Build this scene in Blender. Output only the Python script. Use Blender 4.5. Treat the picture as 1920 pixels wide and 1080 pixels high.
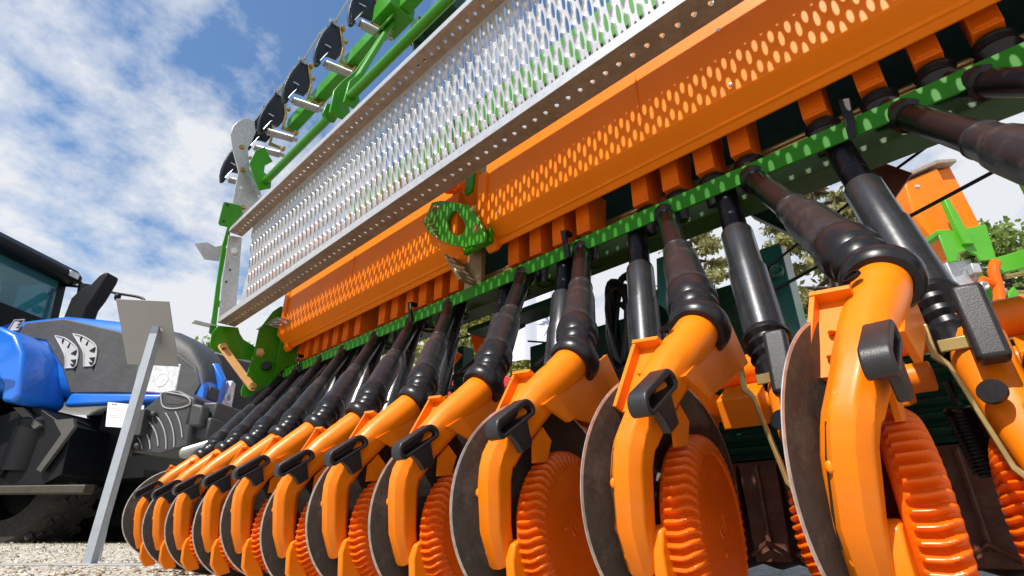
import bpy, bmesh, math, random
from mathutils import Vector, Matrix
R_ = math.radians
SC = bpy.context.scene
for o in list(bpy.data.objects): bpy.data.objects.remove(o)

# ------------------------------------------------------------------ camera
cam = bpy.data.cameras.new('camera'); camo = bpy.data.objects.new('camera', cam)
SC.collection.objects.link(camo); SC.camera = camo
camo.location = (0, 0, .13); camo.rotation_euler = (R_(90+24.89), 0, R_(44.29))
cam.sensor_width = 36; cam.lens = 18.75; cam.clip_start = .01; cam.clip_end = 5000

# ------------------------------------------------------------------ sky, sun, exposure
SUN_DIR = Vector((-.04, .612, -.79)).normalized()      # the way the light travels
SUN_EL = math.asin(-SUN_DIR.z)
w = bpy.data.worlds.new('World'); SC.world = w; w.use_nodes = True
N = w.node_tree.nodes; L = w.node_tree.links; N.clear()
def nd(tree, t, **k):
    n = tree.nodes.new(t)
    for a, b in k.items():
        if hasattr(n, a): setattr(n, a, b)
    return n
WT = w.node_tree
out = nd(WT, 'ShaderNodeOutputWorld')
sky = nd(WT, 'ShaderNodeTexSky', sky_type='NISHITA', sun_disc=False, sun_elevation=SUN_EL,
         sun_rotation=R_(180), altitude=200, air_density=1.15, dust_density=.6, ozone_density=2.2)
bg1 = nd(WT, 'ShaderNodeBackground'); bg1.inputs[1].default_value = .13
bg2 = nd(WT, 'ShaderNodeBackground'); bg2.inputs[0].default_value = (.92, .95, 1, 1); bg2.inputs[1].default_value = .68
hs_ = nd(WT, 'ShaderNodeHueSaturation'); hs_.inputs['Saturation'].default_value = 1.12; L.new(sky.outputs[0], hs_.inputs['Color']); L.new(hs_.outputs[0], bg1.inputs[0])
tc = nd(WT, 'ShaderNodeTexCoord'); sep = nd(WT, 'ShaderNodeSeparateXYZ'); L.new(tc.outputs['Generated'], sep.inputs[0])
def math_n(tree, op, a, b=None, clamp=False):
    n = tree.nodes.new('ShaderNodeMath'); n.operation = op; n.use_clamp = clamp
    for i, v in enumerate((a, b)):
        if v is None: continue
        if isinstance(v, (int, float)): n.inputs[i].default_value = v
        else: tree.links.new(v, n.inputs[i])
    return n.outputs[0]
zz = math_n(WT, 'ADD', math_n(WT, 'MAXIMUM', sep.outputs[2], 0), .22)
cx_ = math_n(WT, 'DIVIDE', sep.outputs[0], zz); cy_ = math_n(WT, 'DIVIDE', sep.outputs[1], zz)
cmb = nd(WT, 'ShaderNodeCombineXYZ'); L.new(cx_, cmb.inputs[0]); L.new(cy_, cmb.inputs[1]); cmb.inputs[2].default_value = 3.7
n1 = nd(WT, 'ShaderNodeTexNoise'); n1.inputs['Scale'].default_value = 3.6; n1.inputs['Detail'].default_value = 9; n1.inputs['Roughness'].default_value = .6; n1.inputs['Distortion'].default_value = .0
L.new(cmb.outputs[0], n1.inputs['Vector'])
n2 = nd(WT, 'ShaderNodeTexNoise'); n2.inputs['Scale'].default_value = .7; n2.inputs['Detail'].default_value = 2
L.new(cmb.outputs[0], n2.inputs['Vector'])
mixd = math_n(WT, 'ADD', math_n(WT, 'MULTIPLY', n1.outputs[0], .75), math_n(WT, 'MULTIPLY', n2.outputs[0], .35))
# cloud cover thickens towards the horizon
hz = math_n(WT, 'MULTIPLY', math_n(WT, 'POWER', math_n(WT, 'SUBTRACT', 1, sep.outputs[2], True), 1.6), .40)
cov = math_n(WT, 'ADD', mixd, hz)
rmp = nd(WT, 'ShaderNodeValToRGB'); L.new(cov, rmp.inputs[0])
rmp.color_ramp.elements[0].position = .57; rmp.color_ramp.elements[1].position = .72
mx = nd(WT, 'ShaderNodeMixShader'); L.new(rmp.outputs[0], mx.inputs[0]); L.new(bg1.outputs[0], mx.inputs[1]); L.new(bg2.outputs[0], mx.inputs[2])
L.new(mx.outputs[0], out.inputs[0])
sl = bpy.data.lights.new('sun', 'SUN'); sl.energy = 5.0; sl.angle = R_(.5); sl.color = (1, .94, .84)
so = bpy.data.objects.new('sun', sl); SC.collection.objects.link(so); so.location = (0, -6, 9)
so.rotation_euler = SUN_DIR.to_track_quat('-Z', 'Y').to_euler()
SC.view_settings.view_transform = 'Standard'; SC.view_settings.look = 'None'; SC.view_settings.exposure = .40
SC.view_settings.gamma = 1

# ------------------------------------------------------------------ materials
def mat(name, col, rough=.5, metal=0, coat=0, var=.0, vscale=8, col2=None, bump=0, bscale=60, spec=.5, trans=0, dust=0, dustcol=(.32, .28, .22), sss=0, chips=0):
    m = bpy.data.materials.new(name); m.use_nodes = True; t = m.node_tree; b = t.nodes['Principled BSDF']
    b.inputs['Base Color'].default_value = (*col, 1); b.inputs['Roughness'].default_value = rough; b.inputs['Metallic'].default_value = metal
    b.inputs['Coat Weight'].default_value = coat; b.inputs['Coat Roughness'].default_value = .08
    b.inputs['Specular IOR Level'].default_value = spec; b.inputs['Transmission Weight'].default_value = trans
    if sss:
        b.inputs['Subsurface Weight'].default_value = sss; b.inputs['Subsurface Radius'].default_value = (.012, .004, .001)
    tcn = t.nodes.new('ShaderNodeTexCoord'); src = None
    if col2 is not None or var:
        c2 = col2 if col2 is not None else tuple(c*(1-var) for c in col)
        no = t.nodes.new('ShaderNodeTexNoise'); no.inputs['Scale'].default_value = vscale; no.inputs['Detail'].default_value = 7; no.inputs['Roughness'].default_value = .65
        t.links.new(tcn.outputs['Object'], no.inputs['Vector'])
        rp = t.nodes.new('ShaderNodeValToRGB'); rp.color_ramp.elements[0].position = .38; rp.color_ramp.elements[1].position = .62
        rp.color_ramp.elements[0].color = (*c2, 1); rp.color_ramp.elements[1].color = (*col, 1)
        t.links.new(no.outputs[0], rp.inputs[0]); src = rp.outputs[0]
        rr = t.nodes.new('ShaderNodeMapRange'); rr.inputs[3].default_value = min(1, rough+.14); rr.inputs[4].default_value = max(.02, rough-.06)
        t.links.new(no.outputs[0], rr.inputs[0]); t.links.new(rr.outputs[0], b.inputs['Roughness'])
    if chips:
        nc = t.nodes.new('ShaderNodeTexNoise'); nc.inputs['Scale'].default_value = 75; nc.inputs['Detail'].default_value = 8; nc.inputs['Roughness'].default_value = .7
        t.links.new(tcn.outputs['Object'], nc.inputs['Vector'])
        rc = t.nodes.new('ShaderNodeValToRGB'); rc.color_ramp.elements[0].position = chips; rc.color_ramp.elements[1].position = chips+.03
        t.links.new(nc.outputs[0], rc.inputs[0]); mc = t.nodes.new('ShaderNodeMix'); mc.data_type = 'RGBA'; t.links.new(rc.outputs[0], mc.inputs[0]); mc.inputs[7].default_value = (.10, .045, .02, 1)
        if src: t.links.new(src, mc.inputs[6])
        else: mc.inputs[6].default_value = (*col, 1)
        src = mc.outputs[2]
    if dust:
        nz = t.nodes.new('ShaderNodeTexNoise'); nz.inputs['Scale'].default_value = 23; nz.inputs['Detail'].default_value = 9; nz.inputs['Roughness'].default_value = .75
        t.links.new(tcn.outputs['Object'], nz.inputs['Vector'])
        rz = t.nodes.new('ShaderNodeValToRGB'); rz.color_ramp.elements[0].position = .48; rz.color_ramp.elements[1].position = .72
        rz.color_ramp.elements[1].color = (dust, dust, dust, 1)
        t.links.new(nz.outputs[0], rz.inputs[0])
        mm = t.nodes.new('ShaderNodeMix'); mm.data_type = 'RGBA'
        t.links.new(rz.outputs[0], mm.inputs[0]); mm.inputs[7].default_value = (*dustcol, 1)
        if src: t.links.new(src, mm.inputs[6])
        else: mm.inputs[6].default_value = (*col, 1)
        src = mm.outputs[2]
    if src: t.links.new(src, b.inputs['Base Color'])
    if bump:
        nb = t.nodes.new('ShaderNodeTexNoise'); nb.inputs['Scale'].default_value = bscale; nb.inputs['Detail'].default_value = 6
        t.links.new(tcn.outputs['Object'], nb.inputs['Vector'])
        bu = t.nodes.new('ShaderNodeBump'); bu.inputs['Strength'].default_value = bump; bu.inputs['Distance'].default_value = .004
        t.links.new(nb.outputs[0], bu.inputs['Height']); t.links.new(bu.outputs[0], b.inputs['Normal'])
    return m
M = {}
M['orange'] = mat('orange_paint', (.80, .19, .001), .34, coat=.04, var=.13, vscale=9, bump=.04, bscale=35, dust=.07, spec=.28, chips=.69)
M['orange_box'] = mat('orange_box_paint', (.86, .20, .0015), .45, coat=.0, var=.05, vscale=4, bump=.02, bscale=25, dust=.0, spec=.2)
M['spout'] = mat('red_orange_paint', (.80, .15, .002), .45, spec=.25, var=.06, vscale=12)
M['wheel'] = mat('orange_plastic', (.94, .175, .003), .25, spec=.45, var=.08, vscale=14, sss=.0, bump=.03, bscale=70, dust=.06)
M['green'] = mat('green_paint', (.032, .24, .003), .35, spec=.35, coat=.12, var=.12, vscale=6, bump=.03, dust=.05)
M['dgreen'] = mat('dark_green_paint', (.008, .052, .030), .45, spec=.25, var=.2, vscale=5, dust=.08)
M['teal'] = mat('teal_green_paint', (.03, .20, .19), .3, coat=.4, var=.15, vscale=5, dust=.12)
def translucent(m, col, f):
    t = m.node_tree; b = t.nodes['Principled BSDF']; tr_ = t.nodes.new('ShaderNodeBsdfTranslucent'); tr_.inputs[0].default_value = (*col, 1); ms = t.nodes.new('ShaderNodeMixShader'); ms.inputs[0].default_value = f
    t.links.new(b.outputs[0], ms.inputs[1]); t.links.new(tr_.outputs[0], ms.inputs[2]); t.links.new(ms.outputs[0], t.nodes['Material Output'].inputs[0])
translucent(M['wheel'], (1, .27, .01), .36)
M['galv'] = mat('galvanised_steel', (.53, .54, .56), .34, metal=.5, col2=(.42, .43, .45), vscale=55, bump=.06, bscale=90)
M['galvdull'] = mat('dull_galvanised_steel', (.40, .35, .30), .5, metal=.4, col2=(.30, .25, .20), vscale=40, dust=.6, dustcol=(.24, .15, .095))
M['flange'] = mat('brown_zinc_flange', (.30, .215, .15), .5, metal=.2, col2=(.22, .15, .10), vscale=30, dust=.3, dustcol=(.34, .29, .24))  # browner and darker than the zinc of the tread
M['steel'] = mat('blackened_steel_disc', (.024, .020, .018), .5, metal=.0, spec=.25, col2=(.042, .033, .027), vscale=22, bump=.08, bscale=140, dust=.3, dustcol=(.20, .17, .14))
M['edge'] = mat('ground_steel_edge', (.62, .60, .57), .35, metal=.8, var=.3, vscale=80)
M['rubber'] = mat('black_rubber', (.008, .008, .010), .32, spec=.35, bump=.05, bscale=120, dust=.08, dustcol=(.10, .10, .10))
M['plastic'] = mat('black_plastic', (.006, .006, .008), .26, spec=.28, var=.3, vscale=12, bump=.04, bscale=180)
M['sleeve'] = mat('dusty_black_sleeve', (.013, .014, .017), .33, spec=.32, dust=.5, dustcol=(.10, .097, .095), bump=.05, bscale=90)
M['gun'] = mat('gunmetal_sleeve', (.085, .088, .095), .22, metal=.7, var=.35, vscale=16, bump=.05, bscale=60)
M['handle'] = mat('grained_black_plastic', (.013, .013, .016), .42, bump=.12, bscale=700, dust=.15, dustcol=(.13, .11, .10))
M['brass'] = mat('yellow_zinc', (.52, .38, .15), .32, metal=.8, var=.3, vscale=30)
M['zinc'] = mat('bright_zinc', (.66, .66, .64), .28, metal=.85, var=.15, vscale=30)
M['tan'] = mat('tan_primer', (.74, .42, .17), .4, var=.08, vscale=12)
M['rustbrown'] = mat('dark_brown_plate', (.11, .026, .012), .5, var=.35, vscale=7, dust=.2)
M['brownlever'] = mat('bronze_lever', (.17, .075, .028), .35, metal=.3, var=.3, vscale=20)
M['holder'] = mat('blue_black_plate', (.006, .010, .018), .3, spec=.4, var=.3, vscale=9)
M['springz'] = mat('spring_zinc', (.33, .33, .32), .35, metal=.6, var=.2)
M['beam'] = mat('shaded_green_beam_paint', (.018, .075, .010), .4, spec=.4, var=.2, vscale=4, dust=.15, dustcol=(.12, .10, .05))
M['rail'] = mat('shaded_green_rail_paint', (.018, .165, .003), .4, spec=.2, var=.12, vscale=6)  # the green paint again, darkened so the rail's shade sits in the colour
M['void'] = mat('dark_interior', (.008, .010, .010), .6)
M['gravel'] = None

# ------------------------------------------------------------------ mesh helpers
WOFF = {}
class MB:
    def __init__(s): s.v = []; s.f = []; s.m = []
    def add(s, vs, fs, mi=0):
        o = len(s.v); s.v += [tuple(p) for p in vs]
        for f in fs: s.f.append(tuple(i+o for i in f)); s.m.append(mi)
    def box(s, c, d, rot=None, mi=0):
        hx, hy, hz = (q/2 for q in d); vs = []
        for z in (-hz, hz):
            for x, y in ((-hx, -hy), (hx, -hy), (hx, hy), (-hx, hy)):
                p = Vector((x, y, z))
                if rot: p = rot @ p
                vs.append(p+Vector(c))
        s.add(vs, [(3, 2, 1, 0), (4, 5, 6, 7), (0, 1, 5, 4), (1, 2, 6, 5), (2, 3, 7, 6), (3, 0, 4, 7)], mi); return s
    def prism(s, poly, ax, a, b, mi=0, holes=None):
        def P(p, t):
            return {'X': (t, p[0], p[1]), 'Y': (p[0], t, p[1]), 'Z': (p[0], p[1], t)}[ax]
        n = len(poly)
        ar = sum(poly[i][0]*poly[(i+1) % n][1]-poly[(i+1) % n][0]*poly[i][1] for i in range(n))
        if ar < 0: poly = poly[::-1]
        if (ax == 'Y') : a, b = b, a
        vs = [P(p, a) for p in poly]+[P(p, b) for p in poly]
        fs = [(i, (i+1) % n, n+(i+1) % n, n+i) for i in range(n)]
        if a > b: pass
        fs += [tuple(range(n))[::-1], tuple(range(n, 2*n))]
        s.add(vs, fs, mi); return s
    def ring(s, outer, inner, ax, a, b, mi=0):
        def P(p, t):
            return {'X': (t, p[0], p[1]), 'Y': (p[0], t, p[1]), 'Z': (p[0], p[1], t)}[ax]
        n = len(outer)
        vs = [P(p, a) for p in outer]+[P(p, b) for p in outer]+[P(p, a) for p in inner]+[P(p, b) for p in inner]
        fs = []
        for i in range(n):
            j = (i+1) % n
            fs += [(i, j, n+j, n+i), (2*n+j, 2*n+i, 3*n+i, 3*n+j), (j, i, 2*n+i, 2*n+j), (n+i, n+j, 3*n+j, 3*n+i)]
        s.add(vs, fs, mi); return s
    def lathe(s, p0, d, prof, n=24, mi=None, ref=None):
        d = Vector(d).normalized(); p0 = Vector(p0)
        a = d.cross(Vector(ref) if ref else (Vector((0, 0, 1)) if abs(d.z) < .9 else Vector((1, 0, 0)))).normalized(); b = d.cross(a)
        vs = []
        for q in prof:
            for k in range(n):
                t = 2*math.pi*k/n; vs.append(p0+d*q[0]+(a*math.cos(t)+b*math.sin(t))*max(q[1], 1e-4))
        o = len(s.v); s.v += [tuple(p) for p in vs]
        for i in range(len(prof)-1):
            for k in range(n):
                j = (k+1) % n
                s.f.append((o+i*n+k, o+i*n+j, o+(i+1)*n+j, o+(i+1)*n+k)); s.m.append(mi[i] if mi else 0)
        return s
    def tube(s, pts, r, n=10, caps=True, mi=0):
        pts = [Vector(p) for p in pts]; rs = r if isinstance(r, (list, tuple)) else [r]*len(pts)
        o = len(s.v); up = None
        for i, p in enumerate(pts):
            t = (pts[min(i+1, len(pts)-1)]-pts[max(i-1, 0)]).normalized()
            if up is None: up = t.orthogonal().normalized()
            a = (up-t*up.dot(t)).normalized(); up = a; b = t.cross(a)
            for k in range(n):
                an = 2*math.pi*k/n; s.v.append(tuple(p+(a*math.cos(an)+b*math.sin(an))*rs[i]))
        for i in range(len(pts)-1):
            for k in range(n):
                j = (k+1) % n; s.f.append((o+i*n+k, o+i*n+j, o+(i+1)*n+j, o+(i+1)*n+k)); s.m.append(mi)
        if caps:
            s.f.append(tuple(o+k for k in range(n))[::-1]); s.m.append(mi)
            s.f.append(tuple(o+(len(pts)-1)*n+k for k in range(n))); s.m.append(mi)
        return s
    def ball(s, c, r, n=10, mi=0):
        rr = r if isinstance(r, (tuple, list)) else (r, r, r); vs = []; fs = []
        for i in range(n+1):
            th = math.pi*i/n
            for k in range(n*2):
                ph = math.pi*k/n; vs.append((c[0]+rr[0]*math.sin(th)*math.cos(ph), c[1]+rr[1]*math.sin(th)*math.sin(ph), c[2]+rr[2]*math.cos(th)))
        for i in range(n):
            for k in range(2*n):
                j = (k+1) % (2*n); fs.append((i*2*n+k, (i+1)*2*n+k, (i+1)*2*n+j, i*2*n+j))
        s.add(vs, fs, mi); return s
    def bolt(s, c, d, r=.012, h=.008, mi=0):
        s.lathe(c, d, [(0, r*1.3), (h*.25, r*1.3), (h*.25, r), (h, r), (h, 0)], 6, [mi]*4); return s
    def spring(s, p0, p1, R, r, turns, n=6, spt=12):
        p0 = Vector(p0); p1 = Vector(p1); d = (p1-p0); Ln = d.length; d.normalize(); a = d.orthogonal().normalized(); b = d.cross(a)
        pts = [p0+d*(Ln*i/(turns*spt))+(a*math.cos(2*math.pi*i/spt)+b*math.sin(2*math.pi*i/spt))*R for i in range(turns*spt+1)]
        return s.tube(pts, r, n)
def obj(name, mb, mats, parent=None, loc=(0, 0, 0), bevel=0, ang=35, local=False, smooth=True, seg=2):
    me = bpy.data.meshes.new(name); me.from_pydata(mb.v, [], mb.f)
    if not isinstance(mats, (list, tuple)): mats = [mats]
    for m_ in mats: me.materials.append(m_)
    if len(mats) > 1: me.polygons.foreach_set('material_index', mb.m)
    bm = bmesh.new(); bm.from_mesh(me); bmesh.ops.recalc_face_normals(bm, faces=bm.faces); bm.to_mesh(me); bm.free()
    if smooth:
        me.polygons.foreach_set('use_smooth', [True]*len(me.polygons)); me.set_sharp_from_angle(angle=R_(ang))
    me.update()
    o = bpy.data.objects.new(name, me); SC.collection.objects.link(o)
    if bevel:
        b = o.modifiers.new('bevel', 'BEVEL'); b.width = bevel; b.segments = seg; b.limit_method = 'ANGLE'; b.angle_limit = R_(40); b.harden_normals = False
    put(o, parent, loc, local); return o
def put(o, parent, loc=(0, 0, 0), local=False):
    """loc: where the object's own origin stands in the world (or in its thing when local)"""
    if parent: o.parent = parent
    base = Vector((0, 0, 0)) if (local or not parent) else WOFF[parent.name]
    o.location = Vector(loc)-base; WOFF[o.name] = Vector(loc)
def empty(name, loc, rz=0):
    o = bpy.data.objects.new(name, None); SC.collection.objects.link(o); o.location = loc; o.rotation_euler = (0, 0, rz); o.empty_display_size = .2
    WOFF[o.name] = Vector(loc); return o
def tag(o, label=None, cat=None, group=None, kind=None):
    if label: o['label'] = label
    if cat: o['category'] = cat
    if group: o['group'] = group
    if kind: o['kind'] = kind
    return o
def dup(o, parent, loc, world_parent=True):
    c = o.copy(); SC.collection.objects.link(c); put(c, parent, loc)
    for ch in [k for k in bpy.data.objects if k.parent == o]:
        off = Vector(ch.location); c2 = ch.copy(); SC.collection.objects.link(c2); c2.parent = c; c2.location = off; WOFF[c2.name] = WOFF[c.name]+off
    return c
def ell(cy, cz, a, b, n=20, rot=0):
    return [(cy+a*math.cos(t)*math.cos(rot)-b*math.sin(t)*math.sin(rot), cz+a*math.cos(t)*math.sin(rot)+b*math.sin(t)*math.cos(rot)) for t in (2*math.pi*i/n for i in range(n))]
def pill(c, L_, W_, rot, n=8):
    """rounded-end slot outline, length L_, width W_"""
    pts = []; h = L_/2-W_/2
    for s_, a0 in ((1, -90), (-1, 90)):
        for i in range(n+1):
            a = R_(a0+180*i/n); pts.append((s_*h+W_/2*math.cos(a), W_/2*math.sin(a)))
    return [(c[0]+x*math.cos(rot)-y*math.sin(rot), c[1]+x*math.sin(rot)+y*math.cos(rot)) for x, y in pts]

# ------------------------------------------------------------------ setting: ground
def ground_z(x, y):
    d = -.698*x+.716*y
    t = max(0, min(1, (d-3.0)/1.5)); return .07*t*t*(3-2*t)
gm = bpy.data.materials.new('gravel'); gm.use_nodes = True; t = gm.node_tree; b = t.nodes['Principled BSDF']; b.inputs['Roughness'].default_value = .9
tcn = t.nodes.new('ShaderNodeTexCoord')
vo = t.nodes.new('ShaderNodeTexVoronoi'); vo.inputs['Scale'].default_value = 55; t.links.new(tcn.outputs['Object'], vo.inputs['Vector'])
rp = t.nodes.new('ShaderNodeValToRGB'); rp.color_ramp.elements[0].color = (.22, .20, .165, 1); rp.color_ramp.elements[1].color = (.62, .57, .50, 1)
e_ = rp.color_ramp.elements.new(.5); e_.color = (.44, .40, .34, 1)
sepc = t.nodes.new('ShaderNodeSeparateColor'); t.links.new(vo.outputs['Color'], sepc.inputs[0]); t.links.new(sepc.outputs[0], rp.inputs[0])
nz = t.nodes.new('ShaderNodeTexNoise'); nz.inputs['Scale'].default_value = 2.5; nz.inputs['Detail'].default_value = 6; t.links.new(tcn.outputs['Object'], nz.inputs['Vector'])
r2 = t.nodes.new('ShaderNodeValToRGB'); r2.color_ramp.elements[0].position = .5; r2.color_ramp.elements[1].position = .7; r2.color_ramp.elements[1].color = (.6, .6, .6, 1)
t.links.new(nz.outputs[0], r2.inputs[0])
mm = t.nodes.new('ShaderNodeMix'); mm.data_type = 'RGBA'; t.links.new(r2.outputs[0], mm.inputs[0]); t.links.new(rp.outputs[0], mm.inputs[6]); mm.inputs[7].default_value = (.36, .34, .22, 1)
t.links.new(mm.outputs[2], b.inputs['Base Color'])
bu = t.nodes.new('ShaderNodeBump'); bu.inputs['Strength'].default_value = .9; bu.inputs['Distance'].default_value = .012; bu.invert = True
t.links.new(vo.outputs['Distance'], bu.inputs['Height']); t.links.new(bu.outputs[0], b.inputs['Normal'])
M['gravel'] = gm
g = MB(); xs = [-400, -120, -40, -15]+[-12+.4*i for i in range(61)]+[15, 40, 120, 400]
n_ = len(xs)
g.add([(x, y, ground_z(x, y)) for y in xs for x in xs], [(j*n_+i, j*n_+i+1, (j+1)*n_+i+1, (j+1)*n_+i) for j in range(n_-1) for i in range(n_-1)])
tag(obj('ground', g, gm), kind='structure')
rnd = random.Random(4)
pb = MB()
for k in range(5200):
    d = 1.6+3.2*rnd.random()**1.3; r = rnd.uniform(-3.6, -.6)*d/2.6
    x, y = .716*r-.698*d, .698*r+.716*d
    s = rnd.uniform(.003, .0075) if rnd.random() < .93 else rnd.uniform(.009, .016)
    rt = Matrix.Rotation(rnd.random()*6.3, 3, 'Z') @ Matrix.Rotation(rnd.random()*.6, 3, 'X')
    vs = []
    for q in ((1, 0, 0), (0, 1, 0), (-1, 0, 0), (0, -1, 0), (0, 0, .7), (0, 0, -.7)):
        p = rt @ Vector((q[0]*s*rnd.uniform(.7, 1.3), q[1]*s*rnd.uniform(.7, 1.3), q[2]*s)); vs.append((x+p.x, y+p.y, ground_z(x, y)+s*.3+p.z))
    pb.add(vs, [(0, 1, 4), (1, 2, 4), (2, 3, 4), (3, 0, 4), (1, 0, 5), (2, 1, 5), (3, 2, 5), (0, 3, 5)], rnd.choice((0, 0, 1, 2)))
tag(obj('pebbles', pb, [mat('pale_stone', (.58, .53, .46), .85, var=.2, vscale=40), mat('grey_stone', (.30, .28, .26), .85, var=.2, vscale=40), mat('brown_stone', (.26, .19, .13), .85, var=.2, vscale=40)], smooth=False), kind='stuff')
gt = MB()
for k in range(2600):
    d = rnd.uniform(2.9, 5.2); r = rnd.uniform(-6.0, -1.2)
    if rnd.random() > .35+.65*(d > 3.6): continue
    x, y = .716*r-.698*d, .698*r+.716*d; z = ground_z(x, y); h = rnd.uniform(.008, .028); a = rnd.random()*6.3; dx, dy = math.cos(a)*.003, math.sin(a)*.003; lx, ly = rnd.uniform(-.02, .02), rnd.uniform(-.02, .02)
    gt.add([(x-dx, y-dy, z), (x+dx, y+dy, z), (x+lx, y+ly, z+h)], [(0, 1, 2)])
tag(obj('grass', gt, mat('dry_grass', (.13, .16, .045), .8, var=.4, vscale=3), smooth=False), kind='stuff')

# ================================================================== SEED DRILL
drill = empty('seed_drill', (-1.2, 1.1, 0))
tag(drill, 'orange and green seed drill with a row of disc coulters and a galvanised step', 'seed drill')

# ---------------- galvanised loading step
LX0, LX1 = -2.95, .55
PW = .0385                                            # hole pitch along the step
Yt, Zt, Yb, Zb = .814, 1.68, .886, 1.149              # web top / bottom
wd = Vector((0, Yt-Yb, Zt-Zb)); WL = wd.length; wd.normalize(); wn = Vector((0, -wd.z, wd.y)).normalized()
if wn.y > 0: wn = -wn
def cell(mb, c, U, V, hw, hh, a, b, raise_, nrm, n=16, k=.8, egg=0):
    vs = []
    for i in range(n):
        t_ = 2*math.pi*i/n+math.pi/n; cx, sx = math.cos(t_), math.sin(t_)
        f = min(hw/abs(cx) if abs(cx) > 1e-6 else 9, hh/abs(sx) if abs(sx) > 1e-6 else 9)
        vs.append(c+U*(cx*f)+V*(sx*f))
    # exact corners
    for cxs, cys in ((1, 1), (-1, 1), (-1, -1), (1, -1)):
        t0 = math.atan2(cys*hh, cxs*hw) % (2*math.pi); i = min(range(n), key=lambda q: abs(((2*math.pi*q/n+math.pi/n)-t0+math.pi) % (2*math.pi)-math.pi)); vs[i] = c+U*(cxs*hw)+V*(cys*hh)
    E = lambda s_, off: [c+U*(math.cos(2*math.pi*i/n+math.pi/n)*a*s_*(1+egg*math.sin(2*math.pi*i/n+math.pi/n)))+V*(math.sin(2*math.pi*i/n+math.pi/n)*b*s_)+nrm*off for i in range(n)]
    vs += E(1, 0)+E(k, raise_*.6)+E(k*.92, raise_)
    fs = []
    for r_ in range(3):
        for i in range(n):
            j = (i+1) % n; fs.append((r_*n+i, r_*n+j, (r_+1)*n+j, (r_+1)*n+i))
    mb.add(vs, fs)
web = MB(); CW = PW/2; RH = .0845; Uv = Vector((1, 0, 0)); ncol = int((.5+2.80)/CW)
for i in range(ncol):
    xc = -2.80+CW*(i+.5); base = Vector((xc, Yb, Zb))
    odd = i % 2
    s0 = .018+(RH*.5 if odd else 0); nr = 6-odd
    def strip(sa, sb):
        if sb-sa < 1e-4: return
        web.add([base+wd*sa-Uv*CW/2, base+wd*sa+Uv*CW/2, base+wd*sb+Uv*CW/2, base+wd*sb-Uv*CW/2], [(0, 1, 2, 3)])
    strip(0, s0); strip(s0+nr*RH, WL)
    for r_ in range(nr):
        c = base+wd*(s0+RH*(r_+.5))
        if odd: cell(web, c, Uv, wd, CW/2, RH/2, .0062, .033, -.002, wn, egg=-.12, k=.97)
        else: cell(web, c, Uv, wd, CW/2, RH/2, .0088, .037, .0065, wn, k=.74, egg=.10)
wo = obj('perforated_tread', web, M['galv'], drill, ang=50)
fl = MB()
def flange(z, y0, y1, yh, x0, x1):
    for i in range(int((x1-x0)/PW)):
        xc = x0+PW*(i+.5); c = Vector((xc, (y0+y1)/2, z))
        cell(fl, c, Vector((1, 0, 0)), Vector((0, 1, 0)), PW/2, (y1-y0)/2, .0066, .0066, .003, Vector((0, 0, 1)), k=1)
flange(1.68, .743, .814, 0, LX0, LX1); obj('perforated_flange', fl, M['flange'], drill, ang=50)
fl = MB(); flange(1.149, .80, .886, 0, LX0, LX1); obj('perforated_flange', fl, M['flange'], drill, ang=50)
lp = MB()
lp.box(((LX0+LX1)/2, .7415, 1.693), (LX1-LX0, .003, .027)); lp.box(((LX0+LX1)/2, .7985, 1.163), (LX1-LX0, .003, .032))
obj('step_edge', lp, M['galv'], drill, bevel=.001)
ep = MB(); ep.prism([(.745, 1.66), (.815, 1.675), (.885, 1.16), (.80, 1.16), (.775, 1.35)], 'X', -2.955, -2.951)
ep.prism([(-2.95, 1.675), (-2.80, 1.675), (-2.80, 1.152), (-2.95, 1.152)], 'Y', .884, .889)
obj('end_plate', ep, M['galv'], drill, bevel=.001)
# second grating lying behind the step
g2 = MB()
for i in range(5):
    for j in range(4):
        cell(g2, Vector((-2.97+.055*(i+.5), 1.0+.09*(j+.5), 1.17)), Vector((1, 0, 0)), Vector((0, 1, 0)), .0275, .045, .017, .03, -.006, Vector((0, 0, 1)))
obj('walkway_grating', g2, M['galv'], drill, ang=50)

# ---------------- orange metering housings
prof = [(1.08, 1.114), (1.128, 1.080), (1.127, 1.074), (1.133, 1.074), (1.150, 1.059), (1.158, 1.064), (1.18, 1.12), (1.18, 1.52), (1.085, 1.52)]
capp = [(1.068, 1.119), (1.116, 1.078), (1.114, 1.058), (1.135, 1.036), (1.145, 1.040), (1.185, 1.10), (1.19, 1.49), (1.073, 1.49)]
cap2 = [(1.068, 1.119), (1.116, 1.078), (1.114, 1.058), (1.135, 1.036), (1.145, 1.040), (1.185, 1.10), (1.19, 1.36), (1.073, 1.345)]
for a, b_, in ((-2.80, -1.36), (-1.19, .75)):
    h = MB(); h.prism(prof, 'X', a, b_); ho = obj('metering_housing', h, M['orange_box'], drill, bevel=.003)
    for q0, q1, pr in ((a-.035, a+.012, capp if a < -2 else cap2), (b_-.012, b_+.03, capp)):
        c = MB(); c.prism(pr, 'X', q0, q1); obj('end_cap', c, M['orange_box'], ho, bevel=.006, seg=3)
for x in (-2.1, -.55, .1):
    jn = MB(); jn.box((x, 1.0808, 1.235), (.0025, .002, .225)); obj('panel_seam', jn, M['spout'], drill)
for x in (-2.72, -1.44, -1.12, -.3):
    for z in (1.14, 1.33):
        rv = MB(); rv.lathe((x, 1.080, z), (0, -1, 0), [(0, .006), (.002, .005), (.003, 0)], 10); obj('rivet', rv, M['zinc'], drill)
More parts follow.
